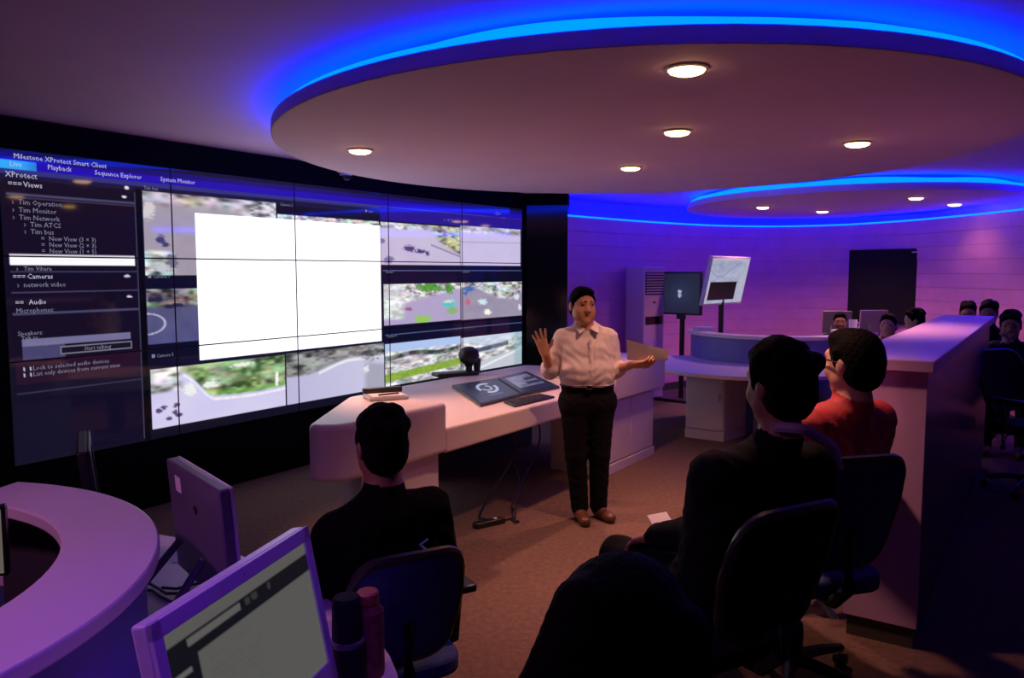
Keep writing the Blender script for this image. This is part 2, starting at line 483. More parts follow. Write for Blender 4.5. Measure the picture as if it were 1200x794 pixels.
    gr = np.stack([0.05 + 0.08 * vnoise(u * 40, v * 40, 5), 0.22 + 0.2 * vnoise(u * 40, v * 40, 5), 0.04 + 0 * u], 1)
    c = mix(c, gr, t * np.maximum(blob(u, v, 3.52, 1.40, 0.20, 0.07), blob(u, v, 3.80, 1.43, 0.08, 0.09)))
    c = mix(c, (0.30, 0.55, 0.10), t * blob(u, v, 3.42, 1.91, 0.12, 0.08))
    c = mix(c, (0.10, 0.55, 0.55), t * blob(u, v, 3.80, 1.68, 0.11, 0.08))
    c = mix(c, (0.55, 0.72, 0.70), t * blob(u, v, 3.80, 1.64, 0.08, 0.03))
    c = mix(c, (0.25, 0.45, 0.16), t * blob(u, v, 3.84, 1.80, 0.09, 0.06))
    c = mix(c, (0.35, 0.10, 0.20), t * blob(u, v, 3.24, 1.73, 0.06, 0.03))
    t = R(3.985, 5.0, 1.337, 1.966)
    rd = np.stack([0.30 + 0.05 * vnoise(u * 9, v * 9, 9), 0.26 + 0.05 * vnoise(u * 9, v * 9, 9), 0.40 + 0 * u], 1)
    c = mix(c, rd, t)
    c = mix(c, clutter(u * 8, v * 8, 37, 2.0, 0.35, 0.08, 0.9), t * sst(1.56, 1.49, v + 0.12 * np.sin(u * 5)))
    c = mix(c, (0.05, 0.16, 0.42), t * (blob(u, v, 4.10, 1.45, 0.09, 0.05) + blob(u, v, 4.05, 1.52, 0.05, 0.04)))
    c = mix(c, (0.55, 0.14, 0.22), t * blob(u, v, 4.08, 1.66, 0.05, 0.06))
    c = mix(c, (0.62, 0.78, 0.86), t * blob(u, v, 4.31, 1.68, 0.07, 0.055))
    c = mix(c, (0.95, 0.93, 0.85), t * blob(u, v, 4.40, 1.86, 0.06, 0.055))
    c = mix(c, (0.70, 0.72, 0.85), t * (blob(u, v, 4.90, 1.62, 0.05, 0.07) + blob(u, v, 4.96, 1.82, 0.03, 0.06)))
    # the blank white sheet
    c = mix(c, (1.45, 1.45, 1.5), R(1.165, 2.905, 0.475, 2.172))
    return c


def picture_grid(name, w, h, nx, ny, fn, m, parent, T=None):
    """a flat lit screen in the xz plane, facing -y; its picture is a colour attribute"""
    gx, gz = np.meshgrid(np.linspace(0, 1, nx), np.linspace(0, 1, ny))
    a, b = gx.ravel(), gz.ravel()
    vs = np.stack([(a - 0.5) * w, np.zeros_like(a), (0.5 - b) * h], 1)
    i = (np.arange(ny - 1)[:, None] * nx + np.arange(nx - 1)[None, :]).ravel()
    fs = np.stack([i, i + nx, i + nx + 1, i + 1], 1)
    me = bpy.data.meshes.new(name)
    me.vertices.add(len(vs)); me.vertices.foreach_set('co', vs.ravel())
    me.loops.add(fs.size); me.loops.foreach_set('vertex_index', fs.ravel().astype(np.int32))
    me.polygons.add(len(fs)); me.polygons.foreach_set('loop_start', (np.arange(len(fs)) * 4).astype(np.int32))
    me.update(calc_edges=True)
    c = fn(a, b)
    at = me.attributes.new('picture', 'FLOAT_COLOR', 'POINT')
    at.data.foreach_set('color', np.concatenate([c, np.ones((len(c), 1))], 1).ravel().astype(np.float32))
    me.materials.append(m)
    o = bpy.data.objects.new(name, me)
    COL.objects.link(o)
    o.parent = parent
    if T is not None: o.matrix_local = T
    return o


def text_mesh(lines, name, m, parent):
    """lines: (text, size, Matrix) -> one flat lettering mesh"""
    V, F = [], []
    for s, size, T in lines:
        cu = bpy.data.curves.new('t', 'FONT')
        cu.body = s
        cu.size = size
        cu.resolution_u = 1
        ob = bpy.data.objects.new('t', cu)
        COL.objects.link(ob)
        me = bpy.data.meshes.new_from_object(ob.evaluated_get(bpy.context.evaluated_depsgraph_get()))
        n = len(V)
        V += [tuple(T @ v.co) for v in me.vertices]
        F += [tuple(i + n for i in p.vertices) for p in me.polygons]
        bpy.data.objects.remove(ob)
        bpy.data.curves.remove(cu)
        bpy.data.meshes.remove(me)
    me = bpy.data.meshes.new(name)
    me.from_pydata(V, [], F)
    me.materials.append(m)
    o = bpy.data.objects.new(name, me)
    COL.objects.link(o)
    o.parent = parent
    return o


# ================================================================== SETTING
TOP = 2.75          # main ceiling
PF = 0.20           # low platform the audience sits on
WP, HP = 1.21, 0.68  # one display of the video wall
ZT = 2.547
fac = [(-3.226, 5.053)]
heads = []
for k in range(5):
    a = .588 + .013 * (k - 2)
    heads.append(a)
    fac.append((fac[-1][0] + WP * math.sin(a), fac[-1][1] + WP * math.cos(a)))

MB().box((0, 6, -0.05), (16, 18, 0.1)).build('floor', M['carpet'], smooth=0)['kind'] = 'structure'
MB().box((0, 6, TOP + 0.05), (16, 18, 0.1)).build('ceiling', M['ceiling_purple_cast'], smooth=0)['kind'] = 'structure'

# platform
plat = [(0.50, -2.2), (0.50, 3.02), (1.22, 3.52), (1.72, 3.45), (4.05, 6.72), (5.75, 7.4), (5.75, -2.2)]
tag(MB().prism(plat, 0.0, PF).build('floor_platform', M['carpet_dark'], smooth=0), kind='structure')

# back wall: curved, planked, with a light line on its top edge
wl = catmull([(0.70, 10.13), (1.45, 10.95), (2.35, 11.80), (3.3, 12.45), (4.2, 12.62), (5.0, 12.2), (5.5, 11.2), (5.75, 9.9), (5.82, 8.6), (5.85, 6.5), (5.85, 3.0), (5.85, -2.5)], 8)
WH = 2.46
wob = tag(MB().strip(offset(wl, 0.02), offset(wl, 0.12), 0, WH).build('wall_back', M['wall_backing']), kind='structure')
ROWS = 13
rh = (WH - 0.10) / ROWS
cuts = list(range(0, len(wl) - 1, 10)) + [len(wl) - 1]
for r in range(ROWS):
    for i in range(len(cuts) - 1):
        seg = wl[cuts[i]:cuts[i + 1] + 1]
        dz = random.uniform(-0.001, 0.001)
        z0 = 0.10 + r * rh + 0.004
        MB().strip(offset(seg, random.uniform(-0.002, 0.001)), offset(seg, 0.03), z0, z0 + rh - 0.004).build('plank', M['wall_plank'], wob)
MB().strip(offset(wl, -0.012), offset(wl, 0.03), 0, 0.10).build('baseboard_back', M['kick'])['kind'] = 'structure'
MB().strip(offset(wl, 0.55), offset(wl, 0.65), 0, TOP).build('wall_rear', M['ceiling_purple_cast'])['kind'] = 'structure'
led_line = [(p[0], p[1], WH + 0.012) for p in offset(wl, 0.010)][:74]
tag(MB().tube(led_line, 0.013, 6).build('light_strip', M['led_wall']), 'thin blue light line running along the top edge of the purple back wall', 'light strip')

# black wall that carries the displays, and the glossy pier at its end
d0 = np.array([math.sin(heads[0]), math.cos(heads[0])])
d4 = np.array([math.sin(heads[4]), math.cos(heads[4])])
vwl = [tuple(np.array(fac[0]) - d0 * 7.5)] + fac + [tuple(np.array(fac[5]) + d4 * 0.30)]
MB().strip(offset(vwl, 0.13), offset(vwl, 0.30), 0, TOP).build('wall_left', M['black_wall'], smooth=0)['kind'] = 'structure'
# return frame round the displays, flush with their faces
fr = MB()
lo = [tuple(np.array(fac[0]) - d0 * 0.14), tuple(np.array(fac[0]) - d0 * 0.004)]
fr.strip(offset(lo, -0.004), offset(lo, 0.12), 0.0, TOP - 0.004)
hi = [tuple(np.array(fac[5]) + d4 * 0.004), tuple(np.array(fac[5]) + d4 * 0.09)]
fr.strip(offset(hi, -0.004), offset(hi, 0.12), 0.0, TOP - 0.004)
fr.strip(offset(fac, -0.004), offset(fac, 0.12), ZT + 0.006, TOP - 0.004)
fr.strip(offset(fac, -0.004), offset(fac, 0.12), 0.0, ZT - 3 * HP - 0.006)
tag(fr.build('trim_1', M['black_wall'], smooth=0), kind='structure')
p0 = np.array(fac[5]) + d4 * 0.09
MB().prism([tuple(p0 + (0.0, 0.0)), (0.705, p0[1] - 0.04), (0.75, p0[1] + 0.3), (p0[0] + .1, p0[1] + 0.45)], 0, TOP - 0.15).build('wall_pier', M['black_gloss'], smooth=0)['kind'] = 'structure'
MB().prism([tuple(p0), (0.705, p0[1] - 0.04), (0.75, p0[1] + 0.3), (p0[0] + .1, p0[1] + 0.45)], TOP - 0.15, TOP - 0.002).build('trim_2', M['black_wall'], smooth=0)['kind'] = 'structure'
tag(MB().box((5.95, 5, TOP / 2), (0.1, 15, TOP)).build('wall_right', M['ceiling_purple_cast'], smooth=0), kind='structure')


# floating ceiling discs with a hidden blue light rope
def disc(cx, cy, a, b, zb, label, rope_label, rim=0.07):
    t = thing('ceiling_disc', label, 'ceiling disc', (cx, cy, zb))
    N = 96
    out = [(a * math.cos(2 * PI * i / N), b * math.sin(2 * PI * i / N)) for i in range(N)]
    MB().prism(out, 0, rim).build('panel', M['ceiling_purple_cast'], t, bevel=0.004)
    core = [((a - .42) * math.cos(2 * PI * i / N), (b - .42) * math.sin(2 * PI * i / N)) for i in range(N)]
    MB().prism(core, rim, TOP - zb - 0.001).build('hanger_core', M['ceiling_purple_cast'], t)
    rope = []
    for i in range(N * 2):
        w = 2 * PI * i / (N * 2)
        k = 0.13 + 0.02 * math.sin(w * 5 + 1)
        rope.append(((a - k) * math.cos(w) + cx, (b - k) * math.sin(w) + cy, zb + rim + 0.045 + 0.008 * math.sin(w * 9)))
    low = [((a - .055) * math.cos(2 * PI * i / 192) + cx, (b - .055) * math.sin(2 * PI * i / 192) + cy, zb + rim + 0.021) for i in range(192)]
    tag(MB().tube(rope, 0.022, 6, closed=True).tube(low, 0.018, 6, closed=True).build('light_rope', M['led_blue']), rope_label, 'light rope')
    return t


disc(0.80, 5.70, 2.36, 2.78, 2.585, 'large white oval ceiling disc over the console with warm downlights', 'blue light rope glowing above the rim of the large ceiling disc')
disc(4.25, 10.25, 1.95, 2.25, 2.585, 'smaller oval ceiling disc further back near the purple wall', 'blue light rope glowing above the rim of the smaller far ceiling disc')


def downlight(x, y, z, label, group, power, r=0.075, cone=112, aim=None):
    t = thing('downlight', label, 'downlight', (x, y, z), 0, group)
    MB().lathe([(r * 1.0, 0.0), (r * 1.14, -0.001), (r * 1.16, -0.007), (r * 1.0, -0.012), (r * 0.98, -0.006)], 28).build('trim_ring', M['lamp_ring'], t)
    MB().lathe([(r * 0.97, -0.0105), (r * 0.90, -0.020), (r * 0.6, -0.028), (0.004, -0.031)], 24).build('lens', M['lamp_lens'], t)
    l = bpy.data.lights.new('downlight_lamp', 'SPOT')
    l.energy = power
    l.color = WARM
    l.spot_size = math.radians(cone)
    l.spot_blend = 0.8
    l.shadow_soft_size = 0.06
    o = bpy.data.objects.new('downlight_lamp', l)
    COL.objects.link(o)
    o.parent = t
    o.location = (0, 0, -0.045)
    if aim: o.rotation_euler = (Vector(aim) - Vector((x, y, z))).to_track_quat('-Z', 'Y').to_euler()


cosp, sinp = math.cos(math.atan(80 / 930.0)), math.sin(math.atan(80 / 930.0))
for x, y, z, lab, pw in (
        (-1.02, 5.42, 2.585, 'warm downlight at the video wall end of the large disc', 1.25),
        (0.70, 3.26, 2.585, 'warm downlight nearest the camera in the large disc', 1.0),
        (0.96, 4.70, 2.585, 'warm downlight in the middle of the large disc, behind the nearest one', 1.0),
        (0.93, 6.32, 2.585, 'warm downlight at the far edge of the large disc above the presenter', 1.0),
        (2.19, 5.12, 2.585, 'warm downlight on the partition side of the large disc', 1.0)):
    downlight(x, y, z, lab, 'downlights in the large disc', LAMP_W * pw, cone=72 if x < 0 else 98, aim=(-0.35, 5.25, 0.8) if x < 0 else None)
for x, y, lab in ((3.19, 10.2, 'downlight in the far disc, first from its pointed left end'), (4.22, 10.9, 'downlight in the far disc, lowest in view and second from its left end'),
                  (4.48, 8.90, 'downlight in the far disc, highest in view near its front rim'), (5.38, 9.75, 'downlight in the far disc, furthest to the right')):
    downlight(x, y, 2.585, lab, 'downlights in the far disc', LAMP_W * (0.1 if x > 5 else 0.75), cone=130)

for nm, loc, aim, en, colr, ang in (('violet_fill', (-2.3, 1.0, 2.7), (-1.0, 1.9, 0.9), 75, (0.92, 0.30, 0.86), 85), ('blue_fill', (-0.30, 0.70, 2.7), (-0.62, 1.5, 0.9), 48, (0.20, 0.02, 1.0), 52)):  # added unseen fill spots without fittings, brighten the near desk and monitors
    l = bpy.data.lights.new(nm, 'SPOT')
    l.energy, l.color, l.spot_size, l.spot_blend, l.shadow_soft_size = en, colr, math.radians(ang), 0.9, 0.12
    o = bpy.data.objects.new(nm, l)
    COL.objects.link(o)
    o.location = loc
    o.rotation_euler = (Vector(aim) - Vector(loc)).to_track_quat('-Z', 'Y').to_euler()

dc = thing('dome_camera', 'small dome camera on the black band above the video wall', 'camera', (-1.545, 7.49, 2.69))
MB().box((-0.045, 0.03, 0.012), (0.12, 0.05, 0.03), math.radians(-34)).build('bracket', M['white_plastic'], dc, bevel=0.004)
MB().lathe([(0.06, 0), (0.06, -0.03), (0.05, -0.035)], 20).build('housing', M['white_plastic'], dc)
MB().lathe([(0.048, -0.035), (0.045, -0.06), (0.03, -0.078), (0.004, -0.085)], 20).build('dome', M['dark_glass'], dc)

# ================================================================== VIDEO WALL
vw = thing('video_wall', 'large video wall of fifteen displays showing traffic cameras and a blank white sheet', 'video wall', (fac[0][0], fac[0][1], 0))
O = Vector((fac[0][0], fac[0][1], 0))


def wallT(u, v, out=0.0):
    k = min(4, max(0, int(u)))
    a = heads[k]
    p = Vector((fac[k][0], fac[k][1], 0)) - O
    d = Vector((math.sin(a), math.cos(a), 0))
    nrm = Vector((math.cos(a), -math.sin(a), 0))   # towards the room
    p = p + d * (WP * (u - k)) + nrm * out
    p.z = ZT - v * HP
    return p, d, nrm


nxp, nyp = 150, 86
for k in range(5):
    for r in range(3):
        p, d, nrm = wallT(k + 0.5 - 1e-6, r + 0.5)
        T = Matrix.Translation(p) @ Matrix(((d.x, -nrm.x, 0, 0), (d.y, -nrm.y, 0, 0), (0, 0, 1, 0), (0, 0, 0, 1)))
        b = MB()
        b.box((0, 0.045, 0), (WP - 0.0015, 0.07, HP - 0.0015))
        e = 0.0042
        for (c, s) in (((0, 0.004, HP / 2 - e / 2 - .0007), (WP - .0015, 0.014, e)), ((0, 0.004, -HP / 2 + e / 2 + .0007), (WP - .0015, 0.014, e)),
                       ((WP / 2 - e / 2 - .0007, 0.004, 0), (e, 0.014, HP - .0015)), ((-WP / 2 + e / 2 + .0007, 0.004, 0), (e, 0.014, HP - .0015))):
            b.box(c, s)
        pn = b.build('display_panel', M['black_plastic'], vw, smooth=0)
        pn.matrix_local = T
        picture_grid('screen', WP - 2 * e, HP - 2 * e, nxp, nyp,
                     lambda s, t, k=k, r=r: wall_picture(k + s, r + t), M['wall_screen'], pn)


def wt(u, v, size, s):
    p, d, nrm = wallT(u, v, 0.008)
    # lettering plane: x along the wall, y up
    T = Matrix.Translation(p) @ Matrix(((d.x, 0, nrm.x, 0), (d.y, 0, nrm.y, 0), (0, 1, 0, 0), (0, 0, 0, 1)))
    return (s, size, T)


B1 = 0.046
text_mesh([wt(0.076, 0.085, 0.046, 'Milestone XProtect Smart Client'), wt(0.055, 0.160, B1, 'Live'), wt(0.249, 0.157, B1, 'Playback'), wt(0.511, 0.160, B1, 'Sequence Explorer'),
           wt(0.926, 0.155, B1, 'System Monitor'), wt(0.030, 0.262, 0.052, 'XProtect'), wt(0.118, 0.345, 0.050, 'Views'), wt(0.040, 0.345, 0.05, '==='),
           wt(0.113, 1.212, B1, 'Cameras'), wt(0.040, 1.212, B1, '==='), wt(0.115, 1.458, B1, 'Audio'), wt(0.046, 1.458, B1, '==')], 'heading_text', M['text_white'], vw)
L = []
for v, s in ((0.512, '\u203a  Tim Operation'), (0.585, '\u203a  Tim Monitor'), (0.655, '\u203a  Tim Network')):
    L.append(wt(0.055, v, B1, s))
for v, s in ((0.718, '\u203a  Tim ATCS'), (0.785, '\u203a  Tim bus')):
    L.append(wt(0.110, v, B1, s))
for v, s in ((0.845, '=  New View (3 \u00d7 3)'), (0.905, '=  New View (2 \u00d7 3)'), (0.965, '=  New View (1 + 5)')):
    L.append(wt(0.195, v, 0.044, s))
L += [wt(0.060, 1.135, 0.040, '\u203a   Tim Vihara'), wt(0.060, 1.292, B1, '\u203a  network video'), wt(0.048, 1.535, 0.044, 'Microphones:'), wt(0.050, 1.752, 0.042, 'Speakers:'), wt(0.068, 1.795, 0.036, 'Talk to:'),
      wt(0.078, 1.853, 0.038, '<Select speaker>'), wt(0.405, 1.942, 0.040, 'Start talking'), wt(0.118, 2.092, 0.042, 'Lock to selected audio devices'), wt(0.118, 2.150, 0.042, 'List only devices from current view'),
      wt(0.812, 0.262, 0.036, 'Tim bus'), wt(0.815, 1.215, 0.036, '\u25a0 Camera 1'), wt(1.86, 0.31, 0.036, 'Camera 2'), wt(2.72, 0.30, 0.036, '\u25cf  Live'), wt(0.82, 2.09, 0.036, '\u25a0 Camera 5'),
      wt(2.95, 1.17, 0.034, 'Camera 7'), wt(3.99, 1.17, 0.034, 'Camera 8'), wt(2.96, 2.135, 0.034, 'Camera 11'), wt(4.50, 0.155, 0.050, '\u2013 \u25a1 \u00d7'), wt(4.62, 0.225, 0.05, '\u2022 \u2022 \u2022'), wt(3.72, 0.34, 0.05, '1 - 9 / 9')]
text_mesh(L, 'menu_text', M['text_dim'], vw)


# ================================================================== CONSOLE
CP, CD, CN = Vector((-0.40, 4.88)), Vector((0.559, 0.829)), Vector((0.829, -0.559))


def cpt(t, p):
    """console plan: t along the front edge, p towards the audience (negative = back)"""
    q = CP + CD * t + CN * p
    return (q.x, q.y)


con = thing('control_console', 'long white control console with raised ends in front of the video wall', 'desk', (0, 0, 0))


def rounded(poly, r, n=6, which=None):
    out = []
    m = len(poly)
    for i in range(m):
        p = np.array(poly[i], float)
        if which is not None and i not in which:
            out.append(tuple(p)); continue
        a, b = np.array(poly[i - 1], float) - p, np.array(poly[(i + 1) % m], float) - p
        la, lb = np.linalg.norm(a), np.linalg.norm(b)
        rr = min(r if not isinstance(r, dict) else r[i], la * .48, lb * .48)
        A, Bq = p + a / la * rr, p + b / lb * rr
        for j in range(n + 1):
            t = j / n
            out.append(tuple((1 - t) ** 2 * A + 2 * t * (1 - t) * p + t * t * Bq))
    return out


lowp = rounded([cpt(-0.02, 0), cpt(2.34, 0), cpt(2.36, -0.60), cpt(3.25, -0.66), cpt(3.05, -1.42), cpt(1.15, -1.46), cpt(-0.06, -0.62)], 0.06, 4, (3, 4, 5))
MB().prism(lowp, 0.64, 0.80).build('worktop', M['laminate'], con, bevel=0.018, seg=3)
lb = rounded([cpt(0.0, 0), cpt(0.0, -0.66), cpt(-0.16, -0.70), cpt(-1.0, -0.16), cpt(-0.90, 0.0)], {0: 0, 1: 0, 2: .08, 3: .13, 4: .17}, 8, (2, 3, 4))
MB().prism(lb, 0.645, 0.96).build('raised_end', M['laminate'], con, bevel=0.03, seg=4)
rb = rounded([cpt(2.32, 0), cpt(3.42, 0), cpt(3.44, -0.14), cpt(3.26, -0.66), cpt(2.32, -0.62)], 0.06, 5, (1, 2, 3))
MB().prism(rb, 0.645, 0.96).build('raised_end', M['laminate'], con, bevel=0.02, seg=3)
# left pedestal
MB().prism([cpt(-0.66, -0.10), cpt(0.03, -0.10), cpt(0.03, -0.60), cpt(-0.42, -0.50)], 0.0, 0.645).build('pedestal', M['laminate'], con, bevel=0.006)
# right cupboard with a recessed plinth and doors
cab = MB().prism([cpt(2.20, -0.05), cpt(3.22, -0.05), cpt(3.12, -0.58), cpt(2.20, -0.58)], 0.09, 0.645).build('cupboard', M['laminate'], con, bevel=0.004)
MB().prism([cpt(2.22, -0.035), cpt(2.70, -0.035), cpt(2.70, -0.055), cpt(2.22, -0.055)], 0.10, 0.635).build('door', M['laminate'], cab, bevel=0.003)
MB().prism([cpt(2.71, -0.035), cpt(3.20, -0.035), cpt(3.20, -0.055), cpt(2.71, -0.055)], 0.10, 0.635).build('door', M['laminate'], cab, bevel=0.003)
MB().prism([cpt(2.19, -0.03), cpt(3.23, -0.03), cpt(3.13, -0.58), cpt(2.19, -0.58)], 0.0, 0.088).build('plinth', M['laminate_edge'], con, bevel=0.004)
# back legs panel far side
MB().prism([cpt(1.2, -1.30), cpt(2.95, -1.26), cpt(2.95, -1.30), cpt(1.2, -1.34)], 0.0, 0.64).build('modesty_panel', M['kick'], con)


def on_console(name, label, cat, quad, z, group=None):
    c = np.mean(np.array(quad), 0)
    return thing(name, label, cat, (c[0], c[1], z), 0, group), [(q[0] - c[0], q[1] - c[1]) for q in quad]


def ray_z(u, v, z):
    a, t = (u - 600) / 930, (397 - v) / 930
    r = (a, cosp + sinp * t, -sinp + cosp * t)
    k = (z - 1.775) / r[2]
    return (r[0] * k, r[1] * k)


# two flat touch screens lying side by side on the worktop (pixel corners turned into desk points once)
TA, TBm, TCm, TD = (-0.41, 6.28), (-0.05, 6.72), (0.35, 6.13), (-0.15, 5.70)


def flat_screen(quad, fn, label):
    t, q = on_console('touch_screen', label, 'screen', quad, 0.80, 'flat touch screens on the console')
    MB().prism(q, 0.001, 0.022).build('housing', M['black_plastic'], t, bevel=0.004)
    A, B, C, D = [np.array(p) for p in q]     # back-left, back-right, front-right, front-left
    nx, ny = 60, 44
    gx, gy = np.meshgrid(np.linspace(0.03, 0.97, nx), np.linspace(0.04, 0.96, ny))
    a, b = gx.ravel(), gy.ravel()
    P = (A[None] * (1 - a)[:, None] + B[None] * a[:, None]) * (1 - b)[:, None] + (D[None] * (1 - a)[:, None] + C[None] * a[:, None]) * b[:, None]
    i = (np.arange(ny - 1)[:, None] * nx + np.arange(nx - 1)[None, :]).ravel()
    fs = np.stack([i, i + nx, i + nx + 1, i + 1], 1)
    me = bpy.data.meshes.new('screen')
    me.from_pydata([(p[0], p[1], 0.0232) for p in P], [], [tuple(int(k) for k in f) for f in fs])
    c = fn((a - .03) / .94, (b - .04) / .92)
    at = me.attributes.new('picture', 'FLOAT_COLOR', 'POINT')
    at.data.foreach_set('color', np.concatenate([c, np.ones((len(c), 1))], 1).ravel().astype(np.float32))
    me.materials.append(M['monitor_screen'])
    o = bpy.data.objects.new('screen', me)
    COL.objects.link(o)
    o.parent = t


def pic_logo(s, t):
    c = np.zeros((len(s), 3)) + (0.012, 0.013, 0.035)
    r = np.sqrt(((s - .55) / .20) ** 2 + ((t - .42) / .24) ** 2)
    an = np.arctan2(t - .42, s - .55)
    c = mix(c, (0.42, 0.44, 0.6), (1 - sst(0.10, 0.2, np.abs(r - 1))) * (np.abs(np.sin(an * 1.0 + 0.7)) > 0.35))
    r2 = np.sqrt(((s - .53) / .10) ** 2 + ((t - .42) / .12) ** 2)
    c = mix(c, (0.32, 0.34, 0.5), (1 - sst(0.15, 0.3, np.abs(r2 - 1))) * (an > -1.5))
    return mix(c, (0.10, 0.10, 0.2), ((s > .38) & (s < .72) & (np.abs(t - .78) < .02)).astype(float))


def pic_map(s, t):
    c = np.zeros((len(s), 3)) + (0.02, 0.022, 0.05)
    v = vnoise(s * 7, t * 9, 4)
    c = mix(c, np.stack([0.10 + .12 * v, 0.09 + .10 * v, 0.17 + .14 * v], 1), ((s > .12) & (s < .88) & (t > .1) & (t < .75)).astype(float))
    c = mix(c, (0.03, 0.03, 0.07), ((s > .55) & (t > .30) & (t < .42)).astype(float) + ((s > .45) & (t > .52) & (t < .66)).astype(float))
    return c


mt, mb = (-0.05 - .15, 6.50), (0.10, 5.93)
_q = [ray_z(529.5, 451, .82), ray_z(582, 443, .82), ray_z(611, 462, .82), ray_z(563, 474, .82)]
flat_screen(_q, pic_logo, 'flat touch screen showing a pale ring emblem, lying on the console')
_q = [ray_z(582.6, 442.8, .82), ray_z(617, 434.6, .82), ray_z(656, 452.4, .82), ray_z(611.6, 461.6, .82)]
flat_screen(_q, pic_map, 'flat touch screen showing a grey map, lying beside the emblem screen')

t, q = on_console('keyboard', 'small black keyboard on the console in front of the touch screens', 'keyboard', [ray_z(590, 472, .80), ray_z(632, 463, .80), ray_z(650, 466.5, .80), ray_z(603, 477.5, .80)], 0.801)
MB().prism(q, 0, 0.016).build('case', M['black_plastic'], t, bevel=0.004)
A, B, C, D = [Vector((*p, 0)) for p in q]
kb = MB()
for i in range(12):
    for j in range(4):
        s0, t0 = 0.06 + i * 0.0745, 0.12 + j * 0.2
        p = (A.lerp(B, s0 + .03)).lerp(D.lerp(C, s0 + .03), t0 + .07)
        kb.box((p.x, p.y, 0.0185), (0.017, 0.015, 0.005), math.atan2(B.y - A.y, B.x - A.x))
tag(kb.build('keys', M['grey_plastic'], t), kind='stuff')

px_, py_ = ray_z(441, 468, .96)
t = thing('paper_tray', 'white tray with a long black bar across it on the raised console end', 'tray', (px_ + .05, py_ + .05, 0.96), 0.42)
MB().box((0, 0, 0.012), (0.25, 0.19, 0.022)).build('tray', M['glass_clear'], t, bevel=0.004)
MB().box((0.0, -0.02, 0.026), (0.21, 0.13, 0.006)).build('paper_sheet', M['paper'], t)
MB().box((0.0, 0.075, 0.045), (0.255, 0.05, 0.034)).build('bar', M['black_plastic'], t, bevel=0.005)
MB().tube([(-.06, -.06, .035), (.08, -.03, .035)], 0.005, 8).build('pen', M['black_plastic'], t)

px_, py_ = ray_z(545, 439, .80)
t = thing('desk_phone', 'small black desk device with an upright head on the back of the console', 'phone', (px_, py_, 0.80), 0.5)
MB().box((-0.10, 0, 0.018), (0.42, 0.17, 0.034)).build('base', M['black_plastic'], t, bevel=0.012, seg=3)
MB().lathe([(0.035, 0.03), (0.03, 0.07), (0.045, 0.10), (0.085, 0.13), (0.10, 0.18), (0.085, 0.235), (0.04, 0.262), (0.005, 0.266)], 20, T=Matrix.Translation((0.04, 0, 0))).build('head', M['black_plastic'], t)
MB().lathe([(0.03, 0.03), (0.035, 0.09), (0.04, 0.14), (0.01, 0.16)], 14, T=Matrix.Translation((0.13, .01, 0))).build('handset', M['black_plastic'], t)

# cables hanging below the console
cb = MB()
for sgn, e in ((0, (-0.22, 5.55)), (0.10, (-0.02, 5.75)), (0.22, (0.02, 5.45))):
    s0 = cpt(1.05 + sgn * 1.6, -0.25)
    pts = []
    for i in range(15):
        w = i / 14
        pts.append((s0[0] + (e[0] - s0[0]) * w ** 2 + 0.05 * math.sin(w * 6 + sgn * 30), s0[1] + (e[1] - s0[1]) * w ** 2, 0.63 * (1 - w) ** 1.3 + 0.008))
    cb.tube(pts, 0.007, 6)
pts = [(-0.22 + 0.02 * i + 0.05 * math.sin(i * 1.3), 5.5 + 0.06 * math.cos(i * 1.9), 0.009) for i in range(14)]
cb.tube(pts, 0.007, 6)
tag(cb.build('power_cable', M['black_plastic']), 'loose black cables hanging under the console onto the carpet', 'cable')
t = thing('power_strip', 'black power strip on the carpet under the console', 'power strip', (-0.16, 5.42, 0), 0.6)
MB().box((0, 0, 0.02), (0.24, 0.06, 0.04)).build('case', M['black_plastic'], t, bevel=0.006)
MB().box((0.05, 0, 0.042), (0.025, 0.03, 0.006)).build('switch', M['lilac'], t)


# ================================================================== WORKSTATIONS
def workstation(cx, cy, label, rin, rout, a0, a1, desk, d0, d1, dn):
    t = thing('curved_workstation', label, 'desk', (cx, cy, 0))
    n = 48
    O_ = arc(0, 0, rout, a0, a1, n)
    I_ = arc(0, 0, rin, a0, a1, n)
    MB().strip(O_, I_, 1.02, 1.06).build('shelf_top', M['laminate'], t, bevel=0.006)
    mid = (lambda k: (lambda a: (rout(a) if callable(rout) else rout) - k))
    MB().strip(arc(0, 0, mid(0.035), a0, a1, n), arc(0, 0, mid(0.075), a0, a1, n), 0.752, 1.02).build('screen_panel', M['blue_panel'], t)
    MB().strip(arc(0, 0, mid(0.0765), a0, a1, n), arc(0, 0, mid(0.082), a0, a1, n), 0.0, 1.018).build('inner_shade_strip', M['kick'], t)  # added dark strip standing in for the shade inside the ring
    MB().strip(arc(0, 0, mid(0.04), a0, a1, n), arc(0, 0, mid(0.07), a0, a1, n), 0.0, 0.71).build('modesty_panel', M['blue_panel'], t)
    MB().strip(arc(0, 0, desk, d0, d1, n), arc(0, 0, dn, d0, d1, n), 0.71, 0.75).build('desktop', M['laminate'], t, bevel=0.006)
    return t


ws1 = workstation(-1.86, 1.67, 'curved workstation with a raised lilac shelf ring, nearest the camera', 0.765, 1.0, -75, 80,
                  lambda a: 1.60 - 0.17 * float(sst(5, 45, a)) + 0.02 * float(sst(50, 90, a)), -50, 100, 0.94)
for a in (-30, 25, 95):
    r_ = 1.22
    MB().box((r_ * math.cos(math.radians(a)), r_ * math.sin(math.radians(a)), 0.355), (0.36, 0.03, 0.71), math.radians(a)).build('leg_panel', M['blue_panel'], ws1)

